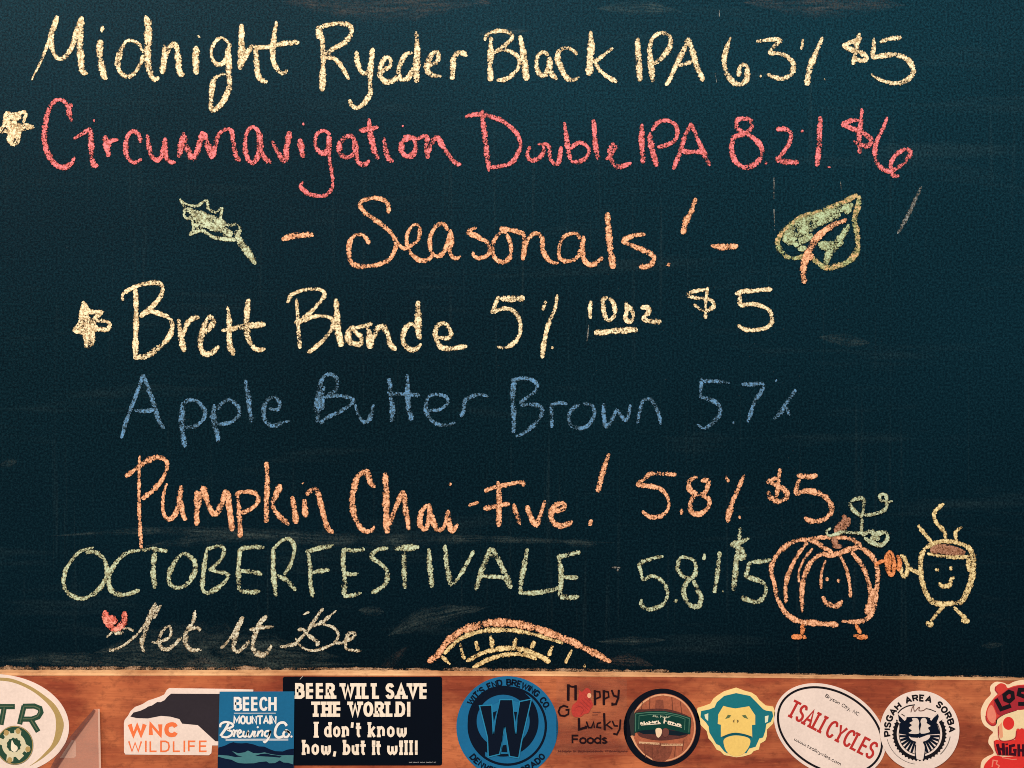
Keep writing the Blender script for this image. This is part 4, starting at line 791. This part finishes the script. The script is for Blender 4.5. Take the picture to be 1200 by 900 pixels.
for q in ("533,312 554,304 553,346 538,332", "860,320 880,316 876,350 861,356"): slab('ear', s8, xy(q, *a8), ink((228, 226, 190)), 2)
ink_lines('mouth', s8, ink((20, 84, 96)), 4, *a8, "632,434,2 665,420 700,414 745,420 788,434", sm=True)

# white oval sticker
s9 = sticker('oval_sticker', 'white oval sticker tilted clockwise with a black ring and red slab lettering', 973, 856)
slab('backing', s9, ell(972.6, 856, 69.6, 50.2, 29), PAPER)
lines('black_ring', s9, [(ell(972.6, 856, 65.0, 45.4, 29)+[ell(972.6, 856, 65.0, 45.4, 29)[0]], 2.5)], INKBLK, 1)
REDI = ink((186, 44, 40))
text('lettering', s9, 'TSALI', REDI, 1, 900+84/4, 900+84/4+44.5, 770+274/4, 21.5, 2.9, rot=27.6, serif=.13, gap=.30, label='Red slab letters TSALI')
c_, s_ = math.cos(math.radians(27.6)), math.sin(math.radians(27.6))
text('lettering', s9, 'CYCLES', REDI, 1, 900+84/4+50*c_, 900+84/4+50*c_+63, 770+274/4+50*s_, 21.5, 2.9, rot=27.6, serif=.13, gap=.27, label='Red slab letters CYCLES')
text('small_lettering', s9, 'Bryson City, NC', INKBLK, 1, 966.5, 966.5+45, 816.5, 4.2, .62, rot=30, gap=.2, label='Tiny black town name')
text('small_lettering', s9, 'www.tsalicycles.com', INKBLK, 1, 930.3, 930.3+62, 867.4, 4.0, .55, rot=29, gap=.2, label='Tiny black web address')

# round white sticker
s10 = sticker('round_white_sticker', 'round white sticker with black tyre ring and PISGAH AREA SORBA lettering', 1078, 855.5, lift=.0006)
a10 = (1030, 805, 9.47)
def Q10(x, y): return (1030+x/9.47, 805+y/9.47)
slab('backing', s10, ell(*Q10(452, 485), 46.6, 46.8), PAPER)
arc_text('ring_lettering', s10, 'PISGAH AREA SORBA', INKBLK, 1, *Q10(450, 480), 34.6, 6.4, 190, -3, 2.0, label='Black ring letters', gap=.30)
n = 150; tyre = []
for i in range(n+1):
    t = math.radians(148-i*(296/n)); r = 296+(7 if i % 5 < 2 else -5)
    t = math.radians(148+i*(244/n)); tyre.append(Q10(450+r*math.cos(t), 522-r*math.sin(t)))
for i in range(n, -1, -1):
    t = math.radians(148+i*(244/n)); tyre.append(Q10(450+252*math.cos(t), 522-252*math.sin(t)))
slab('tyre_ring', s10, tyre, INKBLK, 1)
ring('thin_ring', s10, *Q10(450, 522), 24, .7, INKBLK, 1, 150, 390)
slab('dark_bear', s10, xy("212,300 250,325 300,372 308,335 420,332 540,335 570,348 566,372 600,350 655,298 665,330 640,395 655,440 680,520 600,525 540,530 450,565 360,560 300,530 228,518 225,400", *a10), NAVY, 2)
LEAF = ink((226, 208, 194))
slab('white_lobe', s10, smooth_closed(xy("368,348 425,350 446,395 440,440 448,510 395,522 330,512 365,485 332,455 365,425 340,400 375,378", *a10), .5), LEAF, 3)
slab('white_lobe', s10, smooth_closed(xy("475,352 512,345 535,378 530,400 572,432 545,455 562,500 470,518 460,470 470,420 462,385", *a10), .5), LEAF, 3)
ink_lines('white_slash', s10, PAPER, 3, *a10, "222,298,2.2 292,370;632,285,2.2 575,368;210,380,1.6 235,400;660,400,1.2 690,480")
ink_lines('rays', s10, NAVY, 3, *a10, ';'.join('%.0f,%.0f,%.1f %.0f,%.0f' % (450+120*math.cos(math.radians(t)), 540-70*math.sin(math.radians(t)), 2.6, 450+222*math.cos(math.radians(t)), 522-228*math.sin(math.radians(t))) for t in (186, 198, 210, 222, 234, 246, 294, 306, 318, 330, 342, 354)))
slab('pale_tongue', s10, smooth_closed(xy("440,560 418,620 405,680 412,790 450,808 492,800 508,690 500,640 470,610", *a10)), PAPER, 4)
ink_lines('side_lines', s10, NAVY, 5, *a10, "408,640,1.2 402,720 412,800;515,650,1.2 512,720 498,800")
ink_lines('top_line', s10, INKBLK, 2, *a10, "210,292,1.3 250,248 320,212 400,198;520,240,1 570,250 632,275;250,300,.9 290,325", sm=True)
ink_lines('squiggle', s10, ink((110, 70, 56)), 3, *a10, "355,280,.9 372,222 385,215 388,250 400,270 430,238 450,225 445,262 490,262 520,242", sm=True)
ring('small_print', s10, *Q10(450, 490), 39, .55, ink((90, 84, 80)), 1, 194, 262)
ring('small_print', s10, *Q10(450, 490), 36.5, 1.1, ink((120, 110, 102)), 1, 312, 350)

# red die-cut sticker cut by the right edge
s11 = sticker('red_skull_sticker', 'red and cream die-cut skull sticker with black letters at the right edge', 1185, 850)
a11 = (1140, 790, 8.18)
slab('backing', s11, smooth_closed(xy("640,70 491,55 400,72 340,100 300,84 225,74 175,108 165,150 172,195 120,255 80,340 82,430 110,490 160,528 195,560 160,602 150,660 175,700 200,758 140,790 90,830 75,900 95,960 640,960", *a11)), ink((246, 214, 176)))
R1 = ink((214, 62, 52)); R2 = ink((168, 36, 48)); R3 = ink((222, 46, 40)); PK = ink((236, 132, 108))
slab('red_cap', s11, smooth_closed(xy("640,110 491,100 400,112 335,132 312,100 265,88 222,118 215,150 240,185 205,225 150,300 125,380 132,450 180,492 218,482 232,430 300,388 420,345 640,330", *a11)), R1, 1)
slab('cap_highlight', s11, smooth_closed(xy("148,330 185,300 225,400 200,470 160,450 138,400", *a11)), PK, 2)
slab('cap_band', s11, xy("200,245 270,195 340,140 440,112 640,104 640,325 400,345 310,372 270,400 232,380 205,310", *a11), R2, 2)
ink_lines('cap_edge', s11, R2, 3, *a11, "125,400,1.4 135,450 180,490 220,480 234,430 300,385 420,345;222,118,1.2 215,150 240,185", sm=True)
ink_lines('lettering', s11, INKBLK, 4, *a11, "222,238,4.8 272,335 365,302;345,168,4.6 302,200 310,245 350,262 385,230 380,180 345,168;530,150,4.6 450,150 440,195 520,225 515,285 435,285", 'Black hand-drawn letters LOS')
slab('skull_face', s11, smooth_closed(xy("225,440 300,388 420,350 640,345 640,520 540,522 430,518 415,560 412,605 340,635 262,632 246,560 225,490", *a11)), ink((242, 214, 166)), 3)
slab('eye_socket', s11, ell(1140+343/8.18, 790+472/8.18, 6.6, 7.6, n=24), R3, 4)
slab('nose_gap', s11, xy("418,530 440,522 450,530 470,518 485,528 640,520 640,660 405,640", *a11), R3, 4)
slab('cheek_shade', s11, xy("252,490 280,460 290,600 268,622 250,560", *a11), ink((236, 160, 120)), 4)
slab('teeth_band', s11, xy("205,640 230,628 300,648 420,628 640,640 640,800 240,775 215,720", *a11), R3, 5)
ink_lines('lettering', s11, ink((60, 14, 30)), 6, *a11, "235,670,3.6 262,775;290,662,3.6 298,778;240,715,3 295,722;325,700,3.2 328,778;325,665,3 326,678;405,680,3.2 360,690 358,765 405,770 408,730 385,728;440,672,3.4 442,790;485,672,3.4 487,790;440,730,3 486,732", 'Black hand-drawn letters HIGH')
slab('lower_red', s11, smooth_closed(xy("110,880 160,815 215,782 290,792 640,800 640,960 120,960", *a11)), R3, 6)
ink_lines('lower_letter', s11, PK, 7, *a11, "185,890,1.4 195,825 235,832 225,860 255,880 240,905;280,800,1 380,818 420,815", 'Pale outlined letter on the lower red part')
ink_lines('outline', s11, R2, 7, *a11, "246,500,1 246,560 262,632 340,638 405,612 418,545;205,640,1 215,720 240,775", sm=True)
for o in bpy.data.objects:
    if 'lift' in o: del o['lift']
